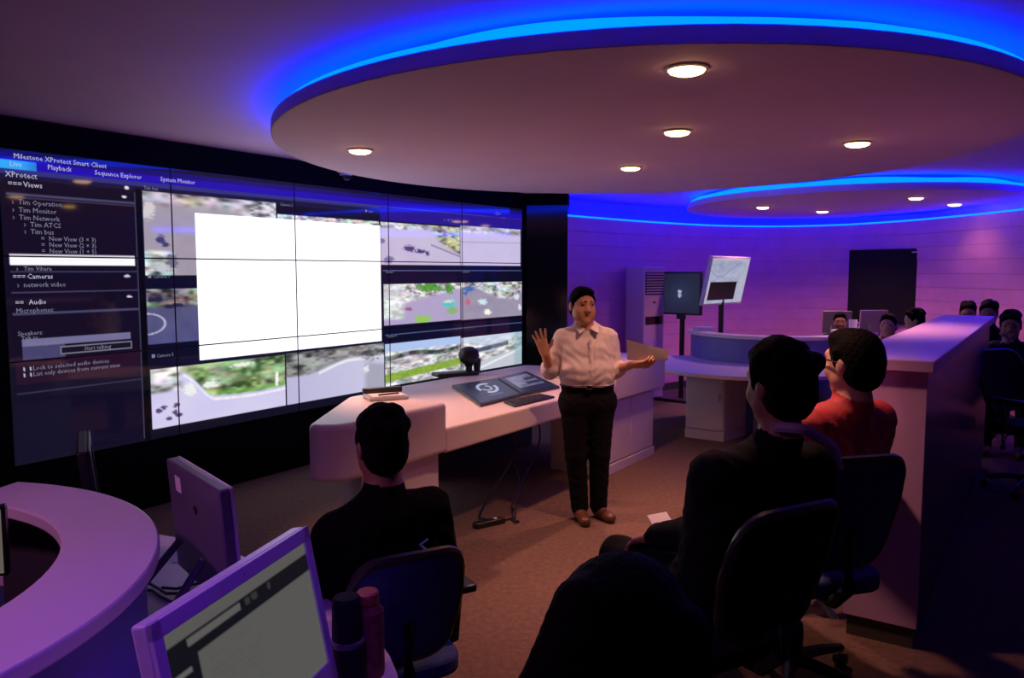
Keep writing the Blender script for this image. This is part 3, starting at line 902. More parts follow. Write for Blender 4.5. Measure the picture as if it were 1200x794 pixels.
ws2 = workstation(3.12, 9.52, 'curved workstation with a raised blue screen panel by the back wall', 0.80, 0.98, 170, 372,
                  lambda a: 1.55 + 0.55 * math.exp(-((a - 238) / 36.0) ** 2), 176, 292, 0.90)
cbx = MB()
cq = [(1.86, 8.40), (2.21, 8.15), (2.52, 8.45), (2.17, 8.72)]
cq = [(x - 3.12, y - 9.52) for x, y in cq]
cab = cbx.prism(cq, 0.10, 0.708).build('cupboard', M['laminate'], ws2, bevel=0.004)
e0, e1 = Vector(cq[0]), Vector(cq[1])
dd = (e1 - e0).normalized()
nn = Vector((dd.y, -dd.x)) * 0.012
MB().prism([tuple(e0 + dd * .012 + nn), tuple(e1 - dd * .012 + nn), tuple(e1 - dd * .012), tuple(e0 + dd * .012)], 0.11, 0.70).build('door', M['laminate'], cab, bevel=0.002)
h0 = e1 - dd * .05 + nn * 1.8
MB().box((h0.x, h0.y, 0.46), (0.012, 0.012, 0.07), math.atan2(dd.y, dd.x)).build('handle', M['chrome'], cab)
MB().prism([tuple(Vector(p) * 1.0) for p in [tuple(e0 + nn * 1.2), tuple(e1 + nn * 1.2), cq[2], cq[3]]], 0.0, 0.098).build('plinth', M['laminate_edge'], ws2)
MB().tube([(2.66 - 3.12, 8.55 - 9.52, 0), (2.66 - 3.12, 8.55 - 9.52, 0.71)], 0.025, 12).build('leg', M['white_plastic'], ws2)
MB().tube([(3.5 - 3.12, 8.25 - 9.52, 0), (3.5 - 3.12, 8.25 - 9.52, 0.71)], 0.025, 12).build('leg', M['white_plastic'], ws2)
gr = MB().lathe([(0.03, 0), (0.03, 0.006), (0.02, 0.008)], 16, T=Matrix.Translation((2.80 - 3.12, 8.61 - 9.52, 0.94)) @ Matrix.Rotation(PI / 2, 4, 'X'))
gr.build('cable_grommet', M['black_plastic'], ws2)
st = thing('side_table', 'pale side table behind the far workstation carrying two pale monitors', 'table', (4.52, 10.45, 0), 0.05)
MB().box((0, 0, 0.73), (1.10, 0.50, 0.04)).build('table_top', M['laminate'], st, bevel=0.005)
for sx in (-1, 1):
    for sy in (-1, 1):
        MB().box((sx * .50, sy * .2, 0.355), (0.04, 0.04, 0.71)).build('leg', M['white_plastic'], st)

# ------------------------------------------------------------------ monitors
def pic_page(s, t):
    c = np.zeros((len(s), 3)) + (0.092, 0.090, 0.084)
    c = mix(c, (0.006, 0.006, 0.008), ((t > 0.09) & (t < 0.235)).astype(float))
    c = mix(c, (0.10, 0.098, 0.092), ((t > 0.118) & (t < 0.165) & (s > 0.12) & (s < 0.45)).astype(float))
    c = mix(c, (0.03, 0.03, 0.03), ((t > 0.118) & (t < 0.165) & (s > 0.47) & (s < 0.68) & (vnoise(s * 90, t * 3, 2) > .5)).astype(float))
    c = mix(c, (0.006, 0.006, 0.008), ((t > 0.2) & (s < 0.16)).astype(float))
    for k, y in enumerate((0.30, 0.42, 0.55, 0.68)):
        c = mix(c, (0.11, 0.11, 0.105), ((np.abs(t - y) < 0.02) & (s > 0.02) & (s < 0.12)).astype(float))
    rows = (np.abs((t * 26) % 1 - .5) < 0.18) & (vnoise(s * 60, np.floor(t * 26), 3) > .35) & (s > .22) & (s < .55) & (t > .32)
    c = mix(c, (0.085, 0.083, 0.08), rows.astype(float))
    return c


def pic_grey(s, t):
    return np.zeros((len(s), 3)) + (0.11, 0.10, 0.08)


def pic_off(s, t):
    return np.zeros((len(s), 3)) + (0.002, 0.002, 0.004)


def monitor(loc, rotz, tilt, w, h, zc, label, body, pic, group=None, sticker=False, thick=0.035):
    """all-in-one computer on a slanting prop; its front faces -y locally"""
    t = thing('computer_monitor', label, 'monitor', loc, rotz, group)
    zc = zc - loc[2]
    T = Matrix.Translation((0, 0, zc)) @ Matrix.Rotation(-tilt, 4, 'X')
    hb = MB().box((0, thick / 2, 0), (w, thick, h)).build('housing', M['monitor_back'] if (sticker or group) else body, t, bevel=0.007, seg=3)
    hb.matrix_local = T
    bz = 0.032
    fb = MB()
    fb.box((0, -0.004, h / 2 - bz / 2), (w, 0.010, bz)).box((0, -0.004, -h / 2 + bz * .8), (w, 0.010, bz * 1.6))
    fb.box((w / 2 - bz * .4, -0.004, 0), (bz * .8, 0.010, h)).box((-w / 2 + bz * .4, -0.004, 0), (bz * .8, 0.010, h))
    fb.build('bezel', body, hb, bevel=0.002)
    picture_grid('screen', w - bz * 1.6, h - bz * 2.6, 90, 60, pic, M['monitor_screen'], hb, Matrix.Translation((0, -0.003, bz * .3)))
    MB().tube([(0, -0.0085, h / 2 - bz * .5), (0, -0.009, h / 2 - bz * .5)], 0.004, 10).build('webcam', M['black_plastic'], hb)
    bt = zc - h / 2 * math.cos(tilt)
    for sx in (-1, 1):
        MB().tube([(sx * w * .22, 0.03 + .02, zc - h * .15), (sx * w * .30, 0.20, 0.012)], 0.012, 8).build('prop_leg', M['grey_plastic'], t)
        MB().tube([(sx * w * .28, 0.02, bt + .02), (sx * w * .16, -0.10, 0.012)], 0.012, 8).build('front_leg', M['grey_plastic'], t)
    MB().tube([(-w * .31, 0.20, 0.013), (w * .31, 0.20, 0.013)], 0.012, 8).build('cross_bar', M['grey_plastic'], t)
    if sticker:
        MB().box((w * .27, thick + .001, h * .33), (0.055, 0.001, 0.05)).build('sticker', M['paper'], hb)
        MB().tube([(-w * .04, thick, h * .20), (-w * .04, thick + .002, h * .20)], 0.014, 16).build('emblem', M['black_plastic'], hb)
    return t


monitor((-0.520, 1.553, 0.75), math.radians(76), math.radians(11), 0.545, 0.37, 0.995, 'white framed monitor with a lit grey page, nearest the camera', M['white_plastic'], pic_page)
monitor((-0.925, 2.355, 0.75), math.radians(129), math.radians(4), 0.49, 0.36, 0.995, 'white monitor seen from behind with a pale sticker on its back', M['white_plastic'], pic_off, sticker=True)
monitor((-1.60, 2.98, 0.75), math.radians(118), math.radians(6), 0.44, 0.33, 0.97, 'dark monitor seen edge-on behind the lilac shelf ring', M['black_plastic'], pic_off)
# a screen inside the ring at the left edge of the view, on its own dark pedestal
t = thing('pedestal_screen', 'dim beige screen inside the lilac shelf ring at the left edge', 'screen', (-1.56, 2.10, 0), math.radians(20))
MB().box((0, 0, 0.42), (0.10, 0.06, 0.84)).build('post', M['black_plastic'], t)
MB().lathe([(0.17, 0), (0.17, 0.02), (0.05, 0.03)], 24).build('base', M['black_plastic'], t)
hb = MB().box((0, 0.0, 1.03), (0.33, 0.03, 0.20)).build('housing', M['black_plastic'], t, bevel=0.005)
picture_grid('screen', 0.31, 0.18, 12, 10, pic_grey, M['monitor_screen'], hb, Matrix.Translation((0, -0.0165, 1.03)))

for i, (x, y, rz, lab) in enumerate(((4.27, 10.42, 2.95, 'pale monitor behind the blue screen panel, beside the seated person with the round face'), (4.75, 10.42, 3.2, 'pale monitor behind the blue screen panel, next to the white mug'))):
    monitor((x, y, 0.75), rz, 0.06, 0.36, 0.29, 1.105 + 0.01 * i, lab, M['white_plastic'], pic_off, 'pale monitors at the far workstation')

# cables and papers on the near desktop
cb = MB()
for k in range(5):
    x0, y0 = -1.25 + .06 * k, 2.42 + .05 * k
    cb.tube([(x0 + 0.05 * i, y0 + 0.05 * math.sin(i * 1.1 + k * 2), 0.757 + 0.004 * (k % 2)) for i in range(8)], 0.005, 6)
tag(cb.build('computer_cable', M['black_plastic']), 'tangle of thin black cables on the desktop behind the sticker monitor', 'cable')
t = thing('paper_sheet', 'white paper lying on the desktop beyond the sticker monitor', 'paper', (-1.14, 2.83, 0.751), 0.5)
MB().box((0, 0, 0.001), (0.21, 0.15, 0.002)).build('sheet', M['paper'], t)


def bottle(x, y, z, label, prof, m1, capprof, m2, ring=None):
    t = thing('bottle', label, 'bottle', (x, y, z))
    MB().lathe(prof, 28).build('body', m1, t)
    MB().lathe(capprof, 28).build('cap', m2, t)
    if ring:
        MB().lathe(ring, 28).build('band', M['grey_plastic'], t)


bottle(-0.405, 1.88, 0.75, 'black bottle with a wide black cap on the desktop by the lit monitor', [(0.042, 0), (0.045, 0.01), (0.045, 0.10), (0.040, 0.115)], M['black_matte'],
       [(0.036, 0.125), (0.037, 0.13), (0.035, 0.225), (0.030, 0.232)], M['black_matte'], [(0.040, 0.112), (0.043, 0.116), (0.043, 0.124), (0.038, 0.127)])
bottle(-0.365, 1.945, 0.75, 'brown red bottle with an orange cap standing behind the black bottle', [(0.038, 0), (0.040, 0.01), (0.040, 0.17), (0.028, 0.185)], M['shirt_brown'],
       [(0.026, 0.186), (0.028, 0.19), (0.028, 0.215), (0.024, 0.22)], M['orange'])

# ================================================================== PARTITION
PD, PN = Vector((0.563, 0.826)), Vector((0.826, -0.563))
PA = Vector((1.675, 3.18))
PZ = PF
LP = 3.78


def ppt(t, p):
    q = PA + PD * t + PN * p
    return (q.x - 1.67, q.y - 3.18)


pt = thing('partition_counter', 'long chest-high partition with a pale top running away beside the seated audience', 'partition', (1.67, 3.18, PZ))
MB().prism([ppt(-0.03, 0.03), ppt(LP + .03, 0.03), ppt(LP + .03, -0.33), ppt(-0.03, -0.33)], 1.165, 1.215).build('top', M['laminate_purple_cast'], pt, bevel=0.005)
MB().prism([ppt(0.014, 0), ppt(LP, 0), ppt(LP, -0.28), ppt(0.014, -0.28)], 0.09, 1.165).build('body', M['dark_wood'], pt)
MB().prism([ppt(0, 0.004), ppt(0.014, 0.004), ppt(0.014, -0.284), ppt(0, -0.284)], 0.09, 1.165).build('end_panel', M['laminate_purple_cast'], pt, bevel=0.002)
MB().prism([ppt(0.01, -0.01), ppt(LP, -0.01), ppt(LP, -0.27), ppt(0.01, -0.27)], 0.0, 0.09).build('plinth', M['kick'], pt)

# ================================================================== BACK OF THE ROOM
# floor-standing air conditioner
ac = thing('air_conditioner', 'tall white floor-standing air conditioner against the purple wall', 'air conditioner', (1.83, 10.93, 0), math.radians(38))
MB().box((0, 0.0, 0.93), (0.42, 0.34, 1.80)).build('cabinet', M['ac_purple_cast'], ac, bevel=0.02, seg=3)
MB().box((0, 0, 0.015), (0.40, 0.32, 0.03)).build('base', M['kick'], ac)
g = MB().box((0, -0.172, 1.60), (0.36, 0.008, 0.30)).build('vent', M['black_plastic'], ac)
for k in range(8):
    MB().box((0, -0.178, 1.475 + k * 0.036), (0.35, 0.022, 0.017)).build('louver', M['ac_purple_cast'], g)
MB().box((0, -0.172, 1.10), (0.34, 0.006, 0.11)).build('display_strip', M['black_gloss'], ac)
MB().box((0, -0.172, 1.345), (0.06, 0.004, 0.025)).build('emblem', M['grey_plastic'], ac)
MB().box((0, -0.174, 0.45), (0.35, 0.01, 0.62)).build('intake_grille', M['ac_purple_cast'], ac, bevel=0.006)


def pic_glyph(s, t):
    c = np.zeros((len(s), 3)) + (0.012, 0.014, 0.04)
    c += (0.02 * np.exp(-((s - .5) ** 2 + (t - .5) ** 2) * 9))[:, None] * np.array([[0.6, 0.8, 1.6]])
    m = np.maximum(blob(s, t, .5, .46, .05, .05), blob(s, t, .5, .56, .05, .05))
    return mix(c, (0.4, 0.42, 0.55), m)


def pic_mapscreen(s, t):
    v = vnoise(s * 8, t * 8, 9) * .6 + vnoise(s * 22, t * 22, 10) * .4
    c = np.stack([0.26 + .2 * v, 0.28 + .2 * v, 0.42 + .2 * v], 1)
    c = mix(c, (0.2, 0.25, 0.45), (1 - sst(0.01, 0.03, np.abs(t - .25 - .15 * np.sin(s * 6)))) * .6)
    c = mix(c, (0.42, 0.42, 0.55), (t < 0.04).astype(float) + (s > .80).astype(float) * .5)
    c = mix(c, (0.004, 0.004, 0.006), ((t > .52) & (t < .93) & (s > .06) & (s < .76)).astype(float))
    return c


def tv(name, label, loc, rotz, tilt, w, h, zc, body, pic, stand):
    t = thing(name, label, 'television', loc, rotz)
    T = Matrix.Translation((0, 0, zc)) @ Matrix.Rotation(-tilt, 4, 'X')
    hb = MB().box((0, 0.025, 0), (w, 0.05, h)).build('housing', body, t, bevel=0.006)
    hb.matrix_local = T
    picture_grid('screen', w - .05, h - .05, 80, 60, pic, M['monitor_screen'], hb, Matrix.Translation((0, -0.002, 0)))
    if stand:
        MB().tube([(0, 0.08, 0.03), (0, 0.08, zc - h * .1)], 0.035, 12).build('pole', M['black_plastic'], t)
        MB().box((0, 0.08, 0.02), (0.55, 0.45, 0.04)).build('base', M['black_plastic'], t, bevel=0.008)
        MB().box((0, 0.07, zc), (0.2, 0.05, 0.2)).build('mount', M['black_plastic'], t)
        if stand == 2:
            MB().box((0, 0.05, zc - h / 2 - 0.03), (0.12, 0.05, 0.06)).build('sensor', M['black_plastic'], t)
    return t


tv('television', 'dark television with a small pale glyph on a tall black pole stand', (2.27, 10.75, 0), math.radians(-42), 0.0, 0.64, 0.58, 1.47, M['black_plastic'], pic_glyph, 2)
tv('tilted_television', 'pale framed television leaning forward and showing a map with a black block', (2.83, 10.45, 0), math.radians(49), math.radians(-12), 1.12, 0.64, 1.64, M['white_plastic'], pic_mapscreen, 1)

wt_ = thing('wall_board', 'large black blank screen mounted on the purple wall', 'screen', (5.36, 11.30, 0), math.radians(-58))
hb = MB().box((0, 0.03, 1.55), (1.32, 0.06, 1.06)).build('housing', M['black_matte'], wt_, bevel=0.008)
MB().box((0, -0.002, 1.55), (1.27, 0.004, 1.01)).build('screen', M['black_matte'], hb)
MB().box((0.4, -0.005, 2.03), (0.16, 0.002, 0.018)).build('label_strip', M['white_plastic'], hb)

mg = thing('mug', 'white mug standing on the shelf of the far workstation', 'mug', (3.12 + .90 * math.cos(math.radians(338)), 9.52 + .90 * math.sin(math.radians(338)), 1.06))
MB().lathe([(0.036, 0), (0.042, 0.006), (0.046, 0.15), (0.042, 0.15), (0.038, 0.01)], 24).build('cup', M['paper'], mg)
MB().tube([(0.045, 0, 0.12), (0.075, 0, 0.115), (0.08, 0, 0.07), (0.045, 0, 0.035)], 0.007, 8).build('handle', M['paper'], mg)
kx = thing('paper_box', 'flat pale box on the left end of the far workstation shelf', 'box', (2.27, 9.42, 1.06), 0.3)
MB().box((0, 0, 0.025), (0.20, 0.14, 0.05)).build('carton', M['white_plastic'], kx, bevel=0.004)


# ================================================================== CHAIRS
def office_chair(loc, rotz, label, fabric, group, back_top=0.95, back_low=0.56, bw=0.46, arms=True, rim='black_plastic'):
    """faces +y locally"""
    t = thing('office_chair', label, 'chair', loc, rotz, group)
    sq = rounded([(-.24, -.22), (.24, -.22), (.25, .25), (-.25, .25)], 0.09, 5)
    MB().prism(sq, 0.43, 0.50).build('seat', fabric, t, bevel=0.02, seg=3)
    h = back_top - back_low
    out = rounded([(-bw * .42, 0), (bw * .42, 0), (bw / 2, h * .6), (bw * .42, h), (-bw * .42, h), (-bw / 2, h * .6)], 0.09, 5)

    def bend(x, z, off):
        return (x, -0.25 - 0.12 * z / 0.4 + 0.9 * x * x + off, back_low + z)
    # curved shell: front and back skins
    n = len(out)
    vs, fs = [], []
    rings = (1.0, 0.66, 0.33)
    for off in (-0.018, 0.022):
        for k in rings:
            for (x, z) in out:
                vs.append(bend(x * k, h / 2 + (z - h / 2) * k, off * (1.0 if k < 1 else 0.6)))
        vs.append(bend(0, h / 2, off))
    m = len(rings) * n + 1
    for s in (0, 1):
        b0 = s * m
        for q in range(len(rings) - 1):
            for i in range(n):
                j = (i + 1) % n
                f = (b0 + q * n + i, b0 + q * n + j, b0 + (q + 1) * n + j, b0 + (q + 1) * n + i)
                fs.append(f if s == 0 else f[::-1])
        for i in range(n):
            j = (i + 1) % n
            f = (b0 + (len(rings) - 1) * n + i, b0 + (len(rings) - 1) * n + j, b0 + m - 1)
            fs.append(f if s == 0 else f[::-1])
    for i in range(n):
        j = (i + 1) % n
        fs.append((i, m + i, m + j, j))
    MB().add(vs, fs).build('backrest', fabric, t)
    MB().tube([bend(x, z, 0.0) for x, z in out], 0.016, 8, closed=True).build('back_frame', M[rim], t)
    MB().tube([(0, 0.05, 0.42), (0, -0.24, 0.43), (0, -0.31, 0.50), (0, -0.30, back_low + h * .4)], 0.025, 8).build('back_support', M['black_plastic'], t)
    MB().lathe([(0.05, 0.40), (0.03, 0.39), (0.03, 0.25), (0.04, 0.25), (0.045, 0.09), (0.03, 0.08)], 16).build('gas_column', M['metal_dark'], t)
    for k in range(5):
        a = 2 * PI * k / 5 + 0.3
        c, s = math.cos(a), math.sin(a)
        lg = MB().tube([(0.03 * c, 0.03 * s, 0.115), (0.17 * c, 0.17 * s, 0.10), (0.30 * c, 0.30 * s, 0.075)], 0.026, 8, r2=0.017).build('leg', M['black_plastic'], t)
        MB().lathe([(0.012, -0.022), (0.027, -0.018), (0.027, 0.018), (0.012, 0.022)], 14, T=Matrix.Translation((0.30 * c, 0.30 * s, 0.029)) @ Matrix.Rotation(a, 4, 'Z') @ Matrix.Rotation(PI / 2, 4, 'X')).build('caster', M['black_plastic'], lg)
    if arms:
        for sx in (-1, 1):
            am = MB().tube([(sx * .20, -.02, .44), (sx * .29, -.02, .46), (sx * .30, -.04, .66)], 0.018, 8).build('armrest', M['black_plastic'], t)
            MB().box((sx * .30, 0.0, .675), (0.06, 0.26, 0.03)).build('arm_pad', M['black_plastic'], am, bevel=0.01)
    return t


# ================================================================== PEOPLE
class Body:
    """one continuous skin grown round a posed skeleton (distance field, then surface nets)"""

    def __init__(self, vox):
        self.vox, self.P, self.mats, self.cloth = vox, [], [], {}

    def mi(self, name):
        if name not in self.mats: self.mats.append(name)
        return self.mats.index(name)

    def cap(self, a, b, ra, rb, m, k=0.02, flat=None):
        self.P.append(('cap', np.array(a, float), np.array(b, float), ra, rb, self.mi(m), k, flat))

    def ell(self, c, r, m, k=0.02, R=None):
        self.P.append(('ell', np.array(c, float), np.array(r, float), np.eye(3) if R is None else np.array(R, float), None, self.mi(m), k, None))

    def cut(self, c, r, k=0.01):
        self.P.append(('cut', np.array(c, float), r, None, None, 0, k, None))

    def solve(self, zmin=None, wrinkle=0.0, smooth=1):
        h = self.vox
        lo, hi = np.full(3, 1e9), np.full(3, -1e9)
        for p in self.P:
            if p[0] == 'cap':
                r = max(p[3], p[4]) * 1.05
                lo = np.minimum(lo, np.minimum(p[1], p[2]) - r); hi = np.maximum(hi, np.maximum(p[1], p[2]) + r)
            elif p[0] == 'ell':
                r = p[2].max()
                lo = np.minimum(lo, p[1] - r); hi = np.maximum(hi, p[1] + r)
        lo -= 4 * h; hi += 4 * h
        n = np.ceil((hi - lo) / h).astype(int) + 1
        D = np.full(n, 0.06, np.float32)
        Lb = np.zeros(n, np.int8)
        ax = [lo[i] + h * np.arange(n[i]) for i in range(3)]
        for p in self.P:
            k = p[6]
            if p[0] == 'cap':
                r = max(p[3], p[4]) + k + 0.02
                a, b = np.minimum(p[1], p[2]) - r, np.maximum(p[1], p[2]) + r
            elif p[0] == 'ell':
                r = p[2].max() + k + 0.02
                a, b = p[1] - r, p[1] + r
            else:
                a, b = p[1] - p[2] - k - .01, p[1] + p[2] + k + .01
            i0 = np.clip(np.floor((a - lo) / h).astype(int), 0, n - 1)
            i1 = np.clip(np.ceil((b - lo) / h).astype(int) + 1, 1, n)
            sl = tuple(slice(i0[i], i1[i]) for i in range(3))
            X, Y, Z = np.meshgrid(ax[0][sl[0]], ax[1][sl[1]], ax[2][sl[2]], indexing='ij')
            if p[0] == 'cap':
                A, Bq = p[1], p[2]
                ab = Bq - A
                L2 = max(float(ab @ ab), 1e-9)
                wx, wy, wz = X - A[0], Y - A[1], Z - A[2]
                t = np.clip((wx * ab[0] + wy * ab[1] + wz * ab[2]) / L2, 0, 1)
                wx, wy, wz = wx - t * ab[0], wy - t * ab[1], wz - t * ab[2]
                f = 1.0
                if p[7] is not None:
                    nv, q = p[7]
                    nv = np.array(nv, float); nv = nv / np.linalg.norm(nv)
                    w = (wx * nv[0] + wy * nv[1] + wz * nv[2]) * (1 / q - 1)
                    wx, wy, wz = wx + nv[0] * w, wy + nv[1] * w, wz + nv[2] * w
                    f = (1 + q) / 2
                d = (np.sqrt(wx * wx + wy * wy + wz * wz) - (p[3] + (p[4] - p[3]) * t)) * f
            elif p[0] == 'ell':
                R = p[3]
                w = [(X - p[1][0]) * R[i][0] + (Y - p[1][1]) * R[i][1] + (Z - p[1][2]) * R[i][2] for i in range(3)]
                q0 = np.sqrt(sum((w[i] / p[2][i]) ** 2 for i in range(3)))
                q1 = np.sqrt(sum((w[i] / p[2][i] ** 2) ** 2 for i in range(3)))
                d = np.where(q1 > 1e-6, q0 * (q0 - 1) / np.maximum(q1, 1e-6), -p[2].min())
            else:
                d = np.sqrt((X - p[1][0]) ** 2 + (Y - p[1][1]) ** 2 + (Z - p[1][2]) ** 2) - p[2]
                S = D[sl]
                a_, b_ = S, -d
                hh = np.maximum(k - np.abs(a_ - b_), 0) / k
                D[sl] = np.maximum(a_, b_) + hh * hh * k / 4
                continue
            S = D[sl]
            Lb[sl] = np.where(d < S, p[5], Lb[sl])
            hh = np.maximum(k - np.abs(S - d), 0) / k
            D[sl] = np.minimum(S, d) - hh * hh * k / 4
        if wrinkle > 0:
            X, Y, Z = np.meshgrid(*ax, indexing='ij')
            nz = np.sin(X * 37 + 3 * np.sin(Z * 21)) * np.sin(Y * 41 + 2 * np.sin(X * 17)) * np.sin(Z * 47 + 3 * np.sin(X * 23 + Y * 19))
            cl = np.isin(Lb, [self.mats.index(m) for m in self.mats if m in CLOTH])
            D += np.where(cl, wrinkle * nz, 0).astype(np.float32)
        if zmin is not None:
            D = np.maximum(D, (zmin - ax[2])[None, None, :].astype(np.float32))
        # surface nets
        ins = D < 0
        c8 = [ins[a:n[0] - 1 + a, b:n[1] - 1 + b, c:n[2] - 1 + c] for a in (0, 1) for b in (0, 1) for c in (0, 1)]
        s = sum(x.astype(np.int8) for x in c8)
        act = (s > 0) & (s < 8)
        idx = np.full(act.shape, -1, np.int32)
        cells = np.argwhere(act)
        idx[act] = np.arange(len(cells))
        acc = np.zeros((len(cells), 3)); cnt = np.zeros(len(cells))
        corners = [(a, b, c) for a in (0, 1) for b in (0, 1) for c in (0, 1)]
        val = {q: D[cells[:, 0] + q[0], cells[:, 1] + q[1], cells[:, 2] + q[2]] for q in corners}
        for q in corners:
            for axis in range(3):
                if q[axis] == 0:
                    q2 = tuple(1 if i == axis else q[i] for i in range(3))
                    v0, v1 = val[q], val[q2]
                    cr = (v0 < 0) != (v1 < 0)
                    t = np.where(cr, v0 / np.where(cr, v0 - v1, 1), 0)
                    pt_ = np.array(q, float)[None] + np.eye(3)[axis][None] * t[:, None]
                    acc += np.where(cr[:, None], pt_, 0); cnt += cr
        V = (cells + acc / cnt[:, None]) * h + lo
        lab = Lb[cells[:, 0], cells[:, 1], cells[:, 2]]
        F = []
        for axis in range(3):
            o1, o2 = (axis + 1) % 3, (axis + 2) % 3
            sa = [slice(None)] * 3; sb = [slice(None)] * 3
            sa[axis] = slice(0, n[axis] - 1); sb[axis] = slice(1, n[axis])
            A, Bq = ins[tuple(sa)], ins[tuple(sb)]
            e = np.argwhere(A != Bq)
            ok = (e[:, o1] > 0) & (e[:, o2] > 0) & (e[:, o1] < n[o1] - 1) & (e[:, o2] < n[o2] - 1)
            e = e[ok]
            up = A[e[:, 0], e[:, 1], e[:, 2]]
            q = []
            for (u_, w_) in ((0, 0), (1, 0), (1, 1), (0, 1)):
                f = e.copy(); f[:, o1] -= 1 - u_; f[:, o2] -= 1 - w_
                q.append(idx[f[:, 0], f[:, 1], f[:, 2]])
            q = np.stack(q, 1)
            q[~up] = q[~up][:, ::-1]
            F.append(q)
        F = np.concatenate(F)
        F = F[(F >= 0).all(1)]
        for _ in range(smooth):
            S = np.zeros_like(V); c = np.zeros(len(V))
            for i in range(4):
                a, b = F[:, i], F[:, (i + 1) % 4]
                np.add.at(S, a, V[b]); np.add.at(c, a, 1)
                np.add.at(S, b, V[a]); np.add.at(c, b, 1)
            V = 0.5 * V + 0.5 * S / np.maximum(c, 1)[:, None]
        self.V, self.F, self.lab = V, F, lab
        return self

    def build(self, name, parent, origin):
        V = self.V - np.array(origin)[None]
        F = self.F
        me = bpy.data.meshes.new(name)
        me.vertices.add(len(V)); me.vertices.foreach_set('co', V.astype(np.float32).ravel())
        me.loops.add(F.size); me.loops.foreach_set('vertex_index', F.ravel().astype(np.int32))
        me.polygons.add(len(F)); me.polygons.foreach_set('loop_start', (np.arange(len(F)) * 4).astype(np.int32))
        me.update(calc_edges=True)
        me.validate()
        for m in self.mats: me.materials.append(M[m])
        lf = np.sort(self.lab[F], 1)[:, 1].astype(np.int32)
        if len(me.polygons) == len(lf):
            me.polygons.foreach_set('material_index', lf)
        me.shade_smooth()
        o = bpy.data.objects.new(name, me)
        COL.objects.link(o)
        o.parent = parent
        return o


CLOTH = {'shirt_cream', 'trouser_black', 'shirt_black', 'jacket_black', 'jacket_red', 'shirt_brown', 'jacket_navy', 'lilac'}
npv = lambda *a: np.array(a, float)
unit = lambda v: np.array(v, float) / np.linalg.norm(v)


def frame(f, up=(0, 0, 1)):
    f = unit(f)
    r = unit(np.cross(f, up))
    u = np.cross(r, f)
    return r, f, u


def add_head(B, c, fwd, neck, skin, s=1.0, up=(0, 0, 1), detail=True):
    r, f, u = frame(fwd, up)
    g = lambda x, y, z: c + s * (r * x + f * y + u * z)
    R = np.array([r, f, u])
    B.ell(g(0, -.012, .035), s * npv(.076, .096, .092), skin, 0.02, R)
    B.cap(g(0, .030, .01), g(0, .052, -.082), s * .060, s * .036, skin, 0.03)
    B.cap(g(-.03, .02, -.05), g(.03, .02, -.05), s * .042, s * .042, skin, 0.03)
    B.cap(c + s * (-u * .05 - f * .012), neck, s * .056, s * .062, skin, 0.03)
    for sx in (-1, 1):
        B.ell(g(sx * .080, -.012, .0), s * npv(.011, .022, .032), skin, 0.008, R)
    if detail:
        B.cap(g(-.034, .080, .040), g(.034, .080, .040), s * .012, s * .012, skin, 0.02)
        for sx in (-1, 1):
            B.cut(g(sx * .031, .103, .016), s * .0135, 0.014)
            B.ell(g(sx * .031, .080, .016), s * npv(.012, .0085, .0062), 'eye', 0.003, R)
            B.cap(g(sx * .016, .094, .040), g(sx * .045, .082, .042), s * .0055, s * .0045, 'hair', 0.003)
            B.ell(g(sx * .036, .064, -.022), s * npv(.024, .020, .022), skin, 0.03, R)
        B.cap(g(0, .086, .022), g(0, .106, -.018), s * .009, s * .013, skin, 0.014)
        B.cap(g(-.011, .096, -.022), g(.011, .096, -.022), s * .010, s * .010, skin, 0.01)
        for z_, w_ in ((-.045, .0058), (-.052, .0062)):
            for sx in (-1, 1):
                B.cap(g(sx * .024, .076, z_ - .001), g(0, .0865, z_), s * w_ * .6, s * w_, 'lip', 0.004)
    return g


def add_hand(B, wrist, d, nrm, skin, curl=0.4, spread=0.18, s=1.0, thumb=1):
    """d: towards the fingertips, nrm: out of the back of the hand; thumb +1/-1 picks the side"""
    d = unit(d); nrm = unit(nrm - d * np.dot(nrm, d)); sd = np.cross(d, nrm) * thumb
    B.cap(wrist - d * .01, wrist + d * .03 * s, .026 * s, .030 * s, skin, 0.015, (nrm, .62))
    for o in (-.028, -.009, .010, .027):
        B.cap(wrist + d * .02 * s + sd * o * .6 * s, wrist + d * .088 * s + sd * o * s, .016 * s, .0125 * s, skin, 0.014)
    for o, L, w in ((.030, .072, .0092), (.010, .080, .0095), (-.010, .074, .0092), (-.029, .058, .008)):
        p = wrist + d * .088 * s + sd * o * s
        dd = unit(d + sd * o * spread * 22)
        for j, fr_ in enumerate((.45, .32, .27)):
            ang = curl * (0.55 + .55 * j)
            q = unit(dd * math.cos(ang) - nrm * math.sin(ang))
            e = p + q * L * fr_ * s
            B.cap(p, e, w * s * (1 - .08 * j), w * s * (.93 - .08 * j), skin, 0.005)
            p = e
    p = wrist + d * .025 * s + sd * .022 * s
    q = unit(d * .55 + sd * .8 - nrm * .25)
    B.cap(p, p + q * .045 * s, .014 * s, .0115 * s, skin, 0.012)
    p2 = p + q * .045 * s
    q2 = unit(d * .85 + sd * .45 - nrm * .25)
    B.cap(p2, p2 + q2 * .034 * s, .0108 * s, .0085 * s, skin, 0.005)


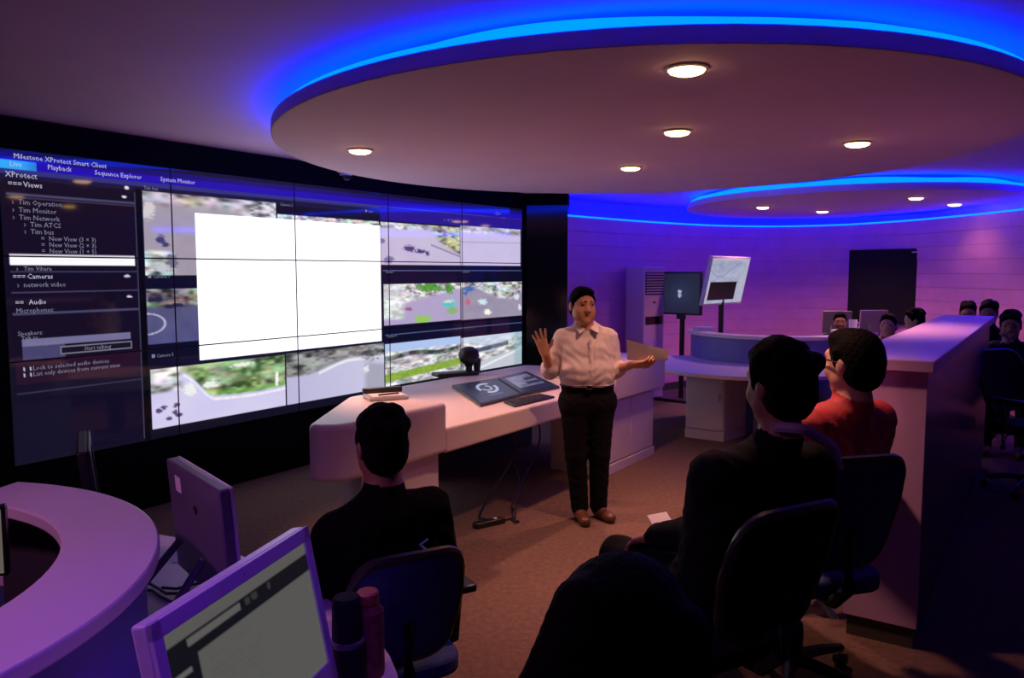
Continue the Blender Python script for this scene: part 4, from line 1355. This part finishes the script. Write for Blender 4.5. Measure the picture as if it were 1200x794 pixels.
def hair_mesh(parent, origin, c, fwd, s=1.0, up=(0, 0, 1), style='short', vox=0.006, seed=0, m='hair'):
    r, f, u = frame(fwd, up)
    g = lambda x, y, z: c + s * (r * x + f * y + u * z)
    R = np.array([r, f, u])
    B = Body(vox)
    rng = random.Random(seed)
    B.ell(g(0, -.016, .043), s * npv(.082, .101, .092), m, 0.02, R)
    if style in ('short', 'thick'):
        B.ell(g(0, -.045, -.01), s * npv(.080, .070, .085), m, 0.03, R)
        B.ell(g(0, .040, .098), s * npv(.060, .046, .030), m, 0.03, R)
        for sx in (-1, 1):
            B.cap(g(sx * .074, .012, .05), g(sx * .076, .014, .0), s * .012, s * .007, m, 0.02)
    if style == 'thick':
        for k in range(26):
            a, b = rng.uniform(0, 2 * PI), rng.uniform(0.3, 1.4)
            q = g(.074 * math.cos(a) * math.cos(b * .9), -.02 + .088 * math.sin(a) * math.cos(b * .9) - .01, .045 + .086 * math.sin(b))
            B.ell(q, s * npv(.024, .024, .020), m, 0.025)
    if style == 'long':
        B.ell(g(0, -.03, .02), s * npv(.110, .115, .120), m, 0.03, R)
        for k in range(15):
            x = -.10 + .20 * k / 14
            yb = -.045 - .085 * math.sqrt(max(0, 1 - (x / .115) ** 2))
            p = g(x * .9, yb * .75, .055)
            e = g(x * (1.40 if x < 0 else 1.3) + rng.uniform(-.006, .006), yb - .01, rng.uniform(-.27, -.22))
            mid_ = (p + e) / 2 - f * s * .012 + r * s * x * .10
            B.cap(p, mid_, s * .030, s * .026, m, 0.025)
            B.cap(mid_, e, s * .026, s * .012, m, 0.02)
    # clear the face
    if style != 'long':
        B.cut(g(0, .130, -.004), s * .103, 0.01)
        B.cut(g(0, .085, -.08), s * .085, 0.01)
        B.cut(g(0, -.01, -.145), s * .075, 0.01)
        for sx in (-1, 1):
            B.cut(g(sx * .097, -.006, -.012), s * .036, 0.006)
    else:
        B.cut(g(0, .135, -.03), s * .10, 0.01)
        B.cut(g(0, .085, -.13), s * .10, 0.01)
    B.solve(smooth=1)
    V = B.V
    nz = np.sin(V[:, 0] * 190 + V[:, 2] * 60) * np.sin(V[:, 1] * 170 + V[:, 2] * 50) * np.sin(V[:, 2] * 120 + V[:, 0] * 40)
    B.V = V + 0.0016 * s * nz[:, None] * (V - c[None]) / np.maximum(np.linalg.norm(V - c[None], axis=1, keepdims=True), 1e-3)
    return B.build('hair', parent, origin)


def arm(B, S, E, W, sleeve, skin, hand_dir, hand_n, rs=(.058, .048, .042), sleeve_to=1.0, curl=.5, spread=.15, thumb=1, hs=1.0, hand=True):
    S, E, W = map(lambda p: np.array(p, float), (S, E, W))
    B.cap(S, E, rs[0], rs[1], sleeve, 0.03)
    if sleeve_to >= 1.0:
        B.cap(E, W, rs[1], rs[2] * .82, sleeve, 0.02)
    else:
        B.cap(E, W, .040, .027, skin, 0.012)
        if sleeve_to > 0.0:
            e2 = E + (W - E) * sleeve_to
            B.cap(E, e2, rs[1], rs[2], sleeve, 0.012)
    if hand: add_hand(B, W, hand_dir, hand_n, skin, curl, spread, hs, thumb)


# ---------------------------------------------------------------- the presenter
def presenter():
    ox, oy = 0.53, 5.55
    org = npv(ox, oy, 0)
    L = lambda x, y, z: npv(ox + x, oy + y, z)
    t = thing('person', 'standing presenter in a cream short-sleeved shirt, one hand raised, papers in the other', 'person', (ox, oy, 0))
    B = Body(0.0045)
    T, SH = 'trouser_black', 'shirt_cream'
    # legs
    B.cap(L(-.085, .01, .84), L(-.075, .0, .47), .105, .076, T, 0.03)
    B.cap(L(-.075, .0, .47), L(-.045, .02, .09), .074, .062, T, 0.02)
    B.cap(L(.095, .02, .84), L(.095, .03, .47), .103, .076, T, 0.03)
    B.cap(L(.095, .03, .47), L(.095, .06, .09), .074, .062, T, 0.02)
    B.cap(L(-.075, .012, .86), L(.085, .018, .86), .125, .125, T, 0.04, ((0, 1, 0), .86))
    B.cap(L(-.085, .005, .955), L(.085, .005, .955), .098, .098, T, 0.02, ((0, 0, 1), .55))
    # shoes
    B.cap(L(-.045, .03, .045), L(-.02, -.15, .035), .046, .040, 'shoe_brown', 0.012, ((0, 0, 1), .95))
    B.cap(L(.095, .07, .045), L(.165, -.07, .035), .046, .040, 'shoe_brown', 0.012, ((0, 0, 1), .95))
    # torso
    B.cap(L(-.080, .0, 1.01), L(.080, .0, 1.01), .108, .108, SH, 0.03, ((0, 0, 1), .75))
    B.cap(L(-.070, -.01, 1.09), L(.070, -.01, 1.09), .118, .118, SH, 0.05)
    B.cap(L(-.085, .005, 1.22), L(.075, .005, 1.22), .112, .112, SH, 0.05)
    B.cap(L(-.135, .01, 1.305), L(.115, .01, 1.305), .073, .073, SH, 0.05)
    B.cap(L(-.05, .015, 1.355), L(.03, .015, 1.355), .062, .062, SH, 0.05)
    # belt band
    B.cap(L(-.085, .004, .975), L(.085, .004, .975), .112, .112, 'belt', 0.006, ((0, 0, 1), .16))
    # placket of the shirt and pocket
    B.cap(L(.018, -.122, 1.06), L(.008, -.110, 1.30), .013, .013, SH, 0.006, ((0, 1, 0), .5))
    # arms: raised hand on the picture's left, papers on its right
    S1, E1, W1 = L(-.178, .01, 1.305), L(-.262, .03, 1.07), L(-.300, -.125, 1.205)
    arm(B, S1, E1, W1, SH, 'skin', (-.10, -.02, .30), (-.15, .9, .1), (.062, .062, .060), 0.16, 0.14, 0.42, thumb=-1, hs=1.04)
    S2, E2, W2 = L(.155, .01, 1.305), L(.195, .035, 1.075), L(.298, -.135, 1.135)
    arm(B, S2, E2, W2, SH, 'skin', (.55, -.45, .06), (-.35, -.45, -.85), (.062, .062, .060), 0.20, 0.75, 0.08, thumb=1, hs=1.04)
    # head
    hc = L(-.040, -.035, 1.528)
    hf = (0.30, -1.0, -.06)
    add_head(B, hc, hf, L(-.012, .0, 1.36), 'skin', 1.03)
    r_h, f_h, u_h = frame(hf)
    for sx in (-1, 1):
        B.ell(hc + r_h * sx * .040 + f_h * .045 - u_h * .045, npv(.034, .038, .045), 'skin', 0.03, np.array([r_h, f_h, u_h]))
    B.solve(zmin=0.0, wrinkle=0.0035)
    B.build('body', t, org)
    hair_mesh(t, org, hc, hf, 1.03, style='short', vox=0.005, seed=3)
    # collar, belt buckle, buttons
    cl = MB()
    for sx, tip in ((-1, (-.062, -.118, 1.345)), (1, (.062, -.112, 1.345))):
        a = Vector((-.012 + sx * .062, .012, 1.425)); b = Vector((-.008 + sx * .020, -.083, 1.375)); c_ = Vector(tip); d = Vector((sx * .085 - .012, -.025, 1.385))
        n_ = (b - a).cross(d - a).normalized() * .004
        vs = [a + n_, b + n_, c_ + n_, d + n_, a - n_, b - n_, c_ - n_, d - n_]
        cl.add(vs, [(0, 1, 2, 3), (7, 6, 5, 4), (0, 4, 5, 1), (1, 5, 6, 2), (2, 6, 7, 3), (3, 7, 4, 0)])
    cl.tube([(-.012 + .066 * math.cos(a), .0 + .066 * math.sin(a), 1.402 + .016 * math.sin(a)) for a in np.linspace(-.35, PI + .35, 16)], 0.011, 8)
    cl.build('collar', M['shirt_cream'], t, smooth=50)
    MB().box((0.005, -.115, .972), (0.045, 0.008, 0.03)).build('belt_buckle', M['chrome'], t, bevel=0.003)
    for z in (1.10, 1.18, 1.26):
        MB().tube([(.012, -.134, z), (.012, -.139, z)], 0.006, 10).build('button', M['paper'], t)
    # the papers are things of their own
    p = thing('paper_sheet', 'white papers held open in the presenter\'s hand', 'paper', (ox + .36, oy - .17, 1.2))
    P0 = [(-.118, -.065, .115), (.02, -.07, .075), (.162, -.06, .045), (.165, -.035, -.020), (.03, -.03, -.022), (-.105, -.01, -.02)]
    vs = [Vector(q) for q in P0]
    fs = [(0, 1, 4, 5), (1, 2, 3, 4)]
    for k in range(2):
        off = Vector((0.004 * k, 0.012 * k, -0.010 * k))
        m_ = MB().add([v + off for v in vs] + [v + off + Vector((0, .001, -.001)) for v in vs], fs + [tuple(6 + i for i in f[::-1]) for f in fs] + [(0, 6, 7, 1), (1, 7, 8, 2), (2, 8, 9, 3), (3, 9, 10, 4), (4, 10, 11, 5), (5, 11, 6, 0)])
        m_.build('sheet', M['paper'], p, smooth=0)


presenter()


# ---------------------------------------------------------------- seated people
def seated(label, floor, hip, f, neck, head, hf, shL, shR, top, trouser, skin, hairstyle='short', vox=0.007, seed=1, group=None,
           elL=None, elR=None, wrL=None, wrR=None, hs=1.0, hands=True, sleeve_to=1.0, wrinkle=0.004, head_up=(0, 0, 1), legs=True, rs=(.062, .054, .046), detail=True, hx=(1, 1)):
    f = unit((f[0], f[1], 0)); r = npv(f[1], -f[0], 0)
    hip, neck, head, shL, shR = [np.array(p, float) for p in (hip, neck, head, shL, shR)]
    org = npv(hip[0], hip[1], floor)
    t = thing('person', label, 'person', tuple(org), 0, group)
    B = Body(vox)
    sh = (shL + shR) / 2
    up = sh - hip
    B.cap(hip - r * .07, hip + r * .07, .125, .125, trouser, 0.04, (f, .85))
    if legs:
        for sx in (-1, 1):
            k = hip + f * .42 + r * sx * .13 + npv(0, 0, -.01)
            an = npv(k[0], k[1], floor + .08) + f * .04
            B.cap(hip + r * sx * .09, k, .088, .066, trouser, 0.03)
            B.cap(k, an, .064, .048, trouser, 0.02)
            B.cap(npv(an[0], an[1], floor + .045) - f * .04, npv(an[0], an[1], floor + .035) + f * .15, .045, .038, 'shoe_brown', 0.01)
    sdir = unit(shR - shL)
    hw = np.linalg.norm(shR - shL) / 2
    B.cap(hip + up * .12 - r * .07, hip + up * .12 + r * .07, .122, .122, top, 0.04, (f, .9))
    B.cap(hip + up * .45 - r * .075, hip + up * .45 + r * .075, .120, .120, top, 0.05, (f, .92))
    B.cap(hip + up * .75 - sdir * .10, hip + up * .75 + sdir * .10, .110, .110, top, 0.05)
    B.cap(shL + sdir * .055 - npv(0, 0, .01), shR - sdir * .055 - npv(0, 0, .01), .075, .075, top, 0.05)
    B.cap(sh + npv(0, 0, .01) - sdir * .05, neck - npv(0, 0, .03), .075, .060, top, 0.05)
    for sx, S, E, W in ((-1, shL, elL, wrL), (1, shR, elR, wrR)):
        if E is None: E = S + r * sx * .07 + f * .06 + npv(0, 0, -.27)
        if W is None: W = np.array(E) + f * .22 - r * sx * .10 + npv(0, 0, -.02)
        E, W = np.array(E, float), np.array(W, float)
        arm(B, S, E, W, top, skin, unit(W - E) + npv(0, 0, -.1), npv(0, 0, 1), rs, sleeve_to, 0.55, 0.1, thumb=-sx, hs=hs, hand=hands)
    add_head(B, head, hf, neck, skin, hs, head_up, detail)
    B.solve(zmin=floor, wrinkle=wrinkle)
    B.build('body', t, org)
    hair_mesh(t, org, head, hf, hs * hx[0], head_up, hairstyle, max(vox * .8, 0.005), seed)
    return t, org


# black T-shirt, in front of the console's left end
tB, oB = seated('seated man in a black shirt seen from behind, in front of the console end', 0, (-.46, 2.62, .57), (-.49, .87), (-.415, 2.52, 1.095), (-.425, 2.53, 1.205), (-.50, .86, -.05), (-.565, 2.43, .955), (-.265, 2.56, 1.005),
       'shirt_black', 'trouser_black', 'skin_dark', 'thick', 0.006, 5, hs=.93, elR=(-.235, 2.62, .80), elL=(-.63, 2.46, .72), sleeve_to=.3)
mk = MB()
bd = [c for c in tB.children if c.name.startswith('body')][0]
cv = np.array([v.co[:] for v in bd.data.vertices])
cv = cv[(np.abs(cv[:, 0] - .185) < .02) & (np.abs(cv[:, 2] - .905) < .012)]
my = cv[:, 1].min() - .001
for sg in (-1, 1):
    mk.box((0, 0, sg * .011), (0.036, 0.003, 0.006), T=Matrix.Translation((.185, my, .905)) @ Matrix.Rotation(sg * -0.65, 4, 'Y'))
mk.build('sleeve_mark', M['logo_blue'], tB)
office_chair((-.47, 2.63, 0), math.atan2(.49, .87), 'office chair with a dark blue backrest carrying the man in black', M['blue_fabric'], 'office chairs', .92, .55, .38)

# dark jacket, on the platform, right of centre
tC, oC = seated('seated man in a dark jacket with a lilac collar, seen from behind', PF, (.67, 2.42, PF + .58), (-.40, .91), (.80, 2.33, 1.30), (.795, 2.35, 1.425), (-.42, .9, -.04), (.59, 2.27, 1.18), (.925, 2.42, 1.17),
                'jacket_black', 'trouser_black', 'skin_dark', 'thick', 0.006, 9, elL=(.60, 2.42, .955), wrL=(.485, 2.565, .90), elR=(1.0, 2.55, .93), hs=.98, rs=(.075, .066, .050), hx=(1.06, 1))
cl = MB()
cl.tube([(p[0] - oC[0], p[1] - oC[1], p[2] - oC[2]) for p in catmull([(.76, 2.262, 1.325), (.83, 2.245, 1.322), (.905, 2.30, 1.285), (.975, 2.375, 1.235), (1.005, 2.40, 1.17)], 6)], 0.016, 8)
cl.build('collar', M['lilac'], tC)
office_chair((.61, 2.42, PF), math.atan2(.48, .88), 'office chair with a black backrest and shiny rim carrying the man in the dark jacket', M['black_fabric'], 'office chairs', .93, .54, .40)
p = thing('paper_sheet', 'small bright white paper held low by the man in the dark jacket', 'paper', (.520, 2.635, .905), 0.5)
MB().box((0, 0, 0), (0.085, 0.004, 0.115), T=Matrix.Rotation(math.radians(-52), 4, 'X')).build('sheet', M['paper'], p)

# red jacket with glasses
tD, oD = seated('seated man in a red jacket and glasses beside the partition', PF, (1.13, 2.93, PF + .58), (-.35, .93), (1.27, 2.92, 1.31), (1.265, 2.93, 1.425), (-.50, .87, -.02), (1.07, 2.85, 1.205), (1.41, 3.03, 1.205),
                'jacket_red', 'trouser_black', 'skin', 'short', 0.006, 13, rs=(.072, .062, .050), elL=(1.05, 2.98, .98), elR=(1.47, 3.2, .98), hs=1.0, hx=(1.03, 1))
r_, f_, u_ = frame((-.50, .87, -.02))
gl = MB()
hd = npv(1.265, 2.93, 1.425) - oD
for sx in (-1, 1):
    c_ = hd + r_ * sx * .033 + f_ * .108 + u_ * .016
    gl.tube([tuple(c_ + r_ * .026 * math.cos(a) + u_ * .019 * math.sin(a)) for a in np.linspace(0, 2 * PI, 20)[:-1]], 0.0025, 6, closed=True)
    gl.tube([tuple(hd + r_ * sx * .060 + f_ * .108 + u_ * .02), tuple(hd + r_ * sx * .085 + f_ * .02 + u_ * .02), tuple(hd + r_ * sx * .086 - f_ * .02 + u_ * .01)], 0.0035, 6)
gl.tube([tuple(hd - r_ * .008 + f_ * .112 + u_ * .02), tuple(hd + r_ * .008 + f_ * .112 + u_ * .02)], 0.0025, 6)
gl.build('glasses', M['black_plastic'], tD)
office_chair((1.06, 2.90, PF), math.atan2(.25, .97), 'office chair with a blue backrest carrying the man in red', M['blue_fabric'], 'office chairs', .96, .56, .40)

# nearest head: long dark hair
seated('seated person with long dark hair, nearest the camera at the bottom edge', 0, (.20, 1.12, .57), (-.2, .98), (.175, 1.14, 1.09), (.155, 1.18, 1.20), (-.12, .95, -.22), (.02, 1.10, .98), (.37, 1.17, .99),
       'jacket_black', 'trouser_black', 'skin_dark', 'long', 0.008, 17, hs=1.0, detail=True, head_up=(.30, -.12, 1))
office_chair((.22, 1.06, 0), math.atan2(.2, .98), 'black office chair carrying the person with long dark hair', M['black_fabric'], 'office chairs', .93, .56, .46)

# brown shirt, glimpsed between the two men
seated('seated person in a brown-red patterned shirt glimpsed between the two men', 0, (1.60, 4.10, .57), (-.6, .8), (1.53, 4.14, .99), (1.51, 4.16, 1.10), (-.6, .5, -.2), (1.36, 4.0, .93), (1.67, 4.24, .93),
       'shirt_brown', 'trouser_black', 'skin_dark', 'short', 0.009, 19, hs=.94, detail=False)
office_chair((1.58, 4.04, 0), math.atan2(.6, .8), 'black office chair carrying the person in the brown shirt', M['black_fabric'], 'office chairs', .9, .56, .46)

# people at the far workstation and behind the partition
far = [
    ((4.12, 9.95), 0, (-.35, -.94), 1.13, 'jacket_black', 'seated person with a round face behind the blue screen panel', 'short', 'skin_dark'),
    ((3.86, 8.12), 0, (-.5, -.6), 1.215, 'shirt_brown', 'seated person with a lit orange-brown face above the partition edge', 'short', 'skin'),
    ((4.30, 8.48), 0, (-.85, .3), 1.235, 'jacket_black', 'seated person with dark hair turned away above the partition edge', 'thick', 'skin'),
    ((5.00, 8.70), PF, (-.5, -.85), 1.30, 'jacket_black', 'seated person behind the far end of the partition, only the forehead showing', 'thick', 'skin_dark'),
    ((4.75, 7.90), PF, (-.6, -.8), 1.34, 'jacket_black', 'seated person behind the far partition end, beside the one resting chin on hand', 'thick', 'skin_dark'),
]
for i, ((x, y), fl, ff, hz, top, lab, st, sk) in enumerate(far):
    f = unit((ff[0], ff[1], 0)); r = npv(f[1], -f[0], 0)
    hd = npv(x, y, hz)
    hip = hd - f * .03; hip[2] = fl + .57
    nk = hd - f * .01; nk[2] = hz - .11
    s0 = hd - f * .02; s0[2] = hz - .215
    seated(lab, fl, hip, f, nk, hd, (ff[0], ff[1], -.1), s0 - r * .17, s0 + r * .17, top, 'trouser_black', sk, st, 0.010, 30 + i, hs=.95, detail=(i < 2))
    cx_, cy_ = hip[0] - f[0] * .06, hip[1] - f[1] * .06
    office_chair((cx_, cy_, fl), math.atan2(-f[0], f[1]), 'black office chair carrying the ' + lab.replace('seated ', '')[:60].split(',')[0], M['black_fabric'], 'office chairs', .9, .56, .44)
# chin on hand
x, y, hz = 4.42, 7.02, 1.28
f = unit((-.55, -.83, 0)); r = npv(f[1], -f[0], 0)
hd = npv(x, y, hz); hip = hd - f * .08; hip[2] = PF + .57
nk = hd - f * .02; nk[2] = hz - .11
s0 = hd - f * .04; s0[2] = hz - .22
seated('seated person in black resting chin on hand beyond the partition', PF, hip, f, nk, hd, (-.55, -.83, -.1), s0 - r * .18, s0 + r * .18, 'jacket_black', 'trouser_black', 'skin_dark', 'thick', 0.008, 41, hs=.98,
       elL=hd + f * .16 - r * .10 + npv(0, 0, -.36), wrL=hd + f * .12 - r * .02 + npv(0, 0, -.17), elR=hd + f * .18 + r * .12 + npv(0, 0, -.38), wrR=hd + f * .13 + r * .05 + npv(0, 0, -.18))
office_chair((hip[0] - f[0] * .06, hip[1] - f[1] * .06, PF), math.atan2(-f[0], f[1]), 'black office chair carrying the person resting chin on hand', M['black_fabric'], 'office chairs', .9, .56, .44)
office_chair((3.72, 5.55, PF), math.radians(200), 'empty dark office chair beyond the partition at the right edge', M['black_fabric'], 'office chairs', .98, .56, .46, rim='metal_dark')
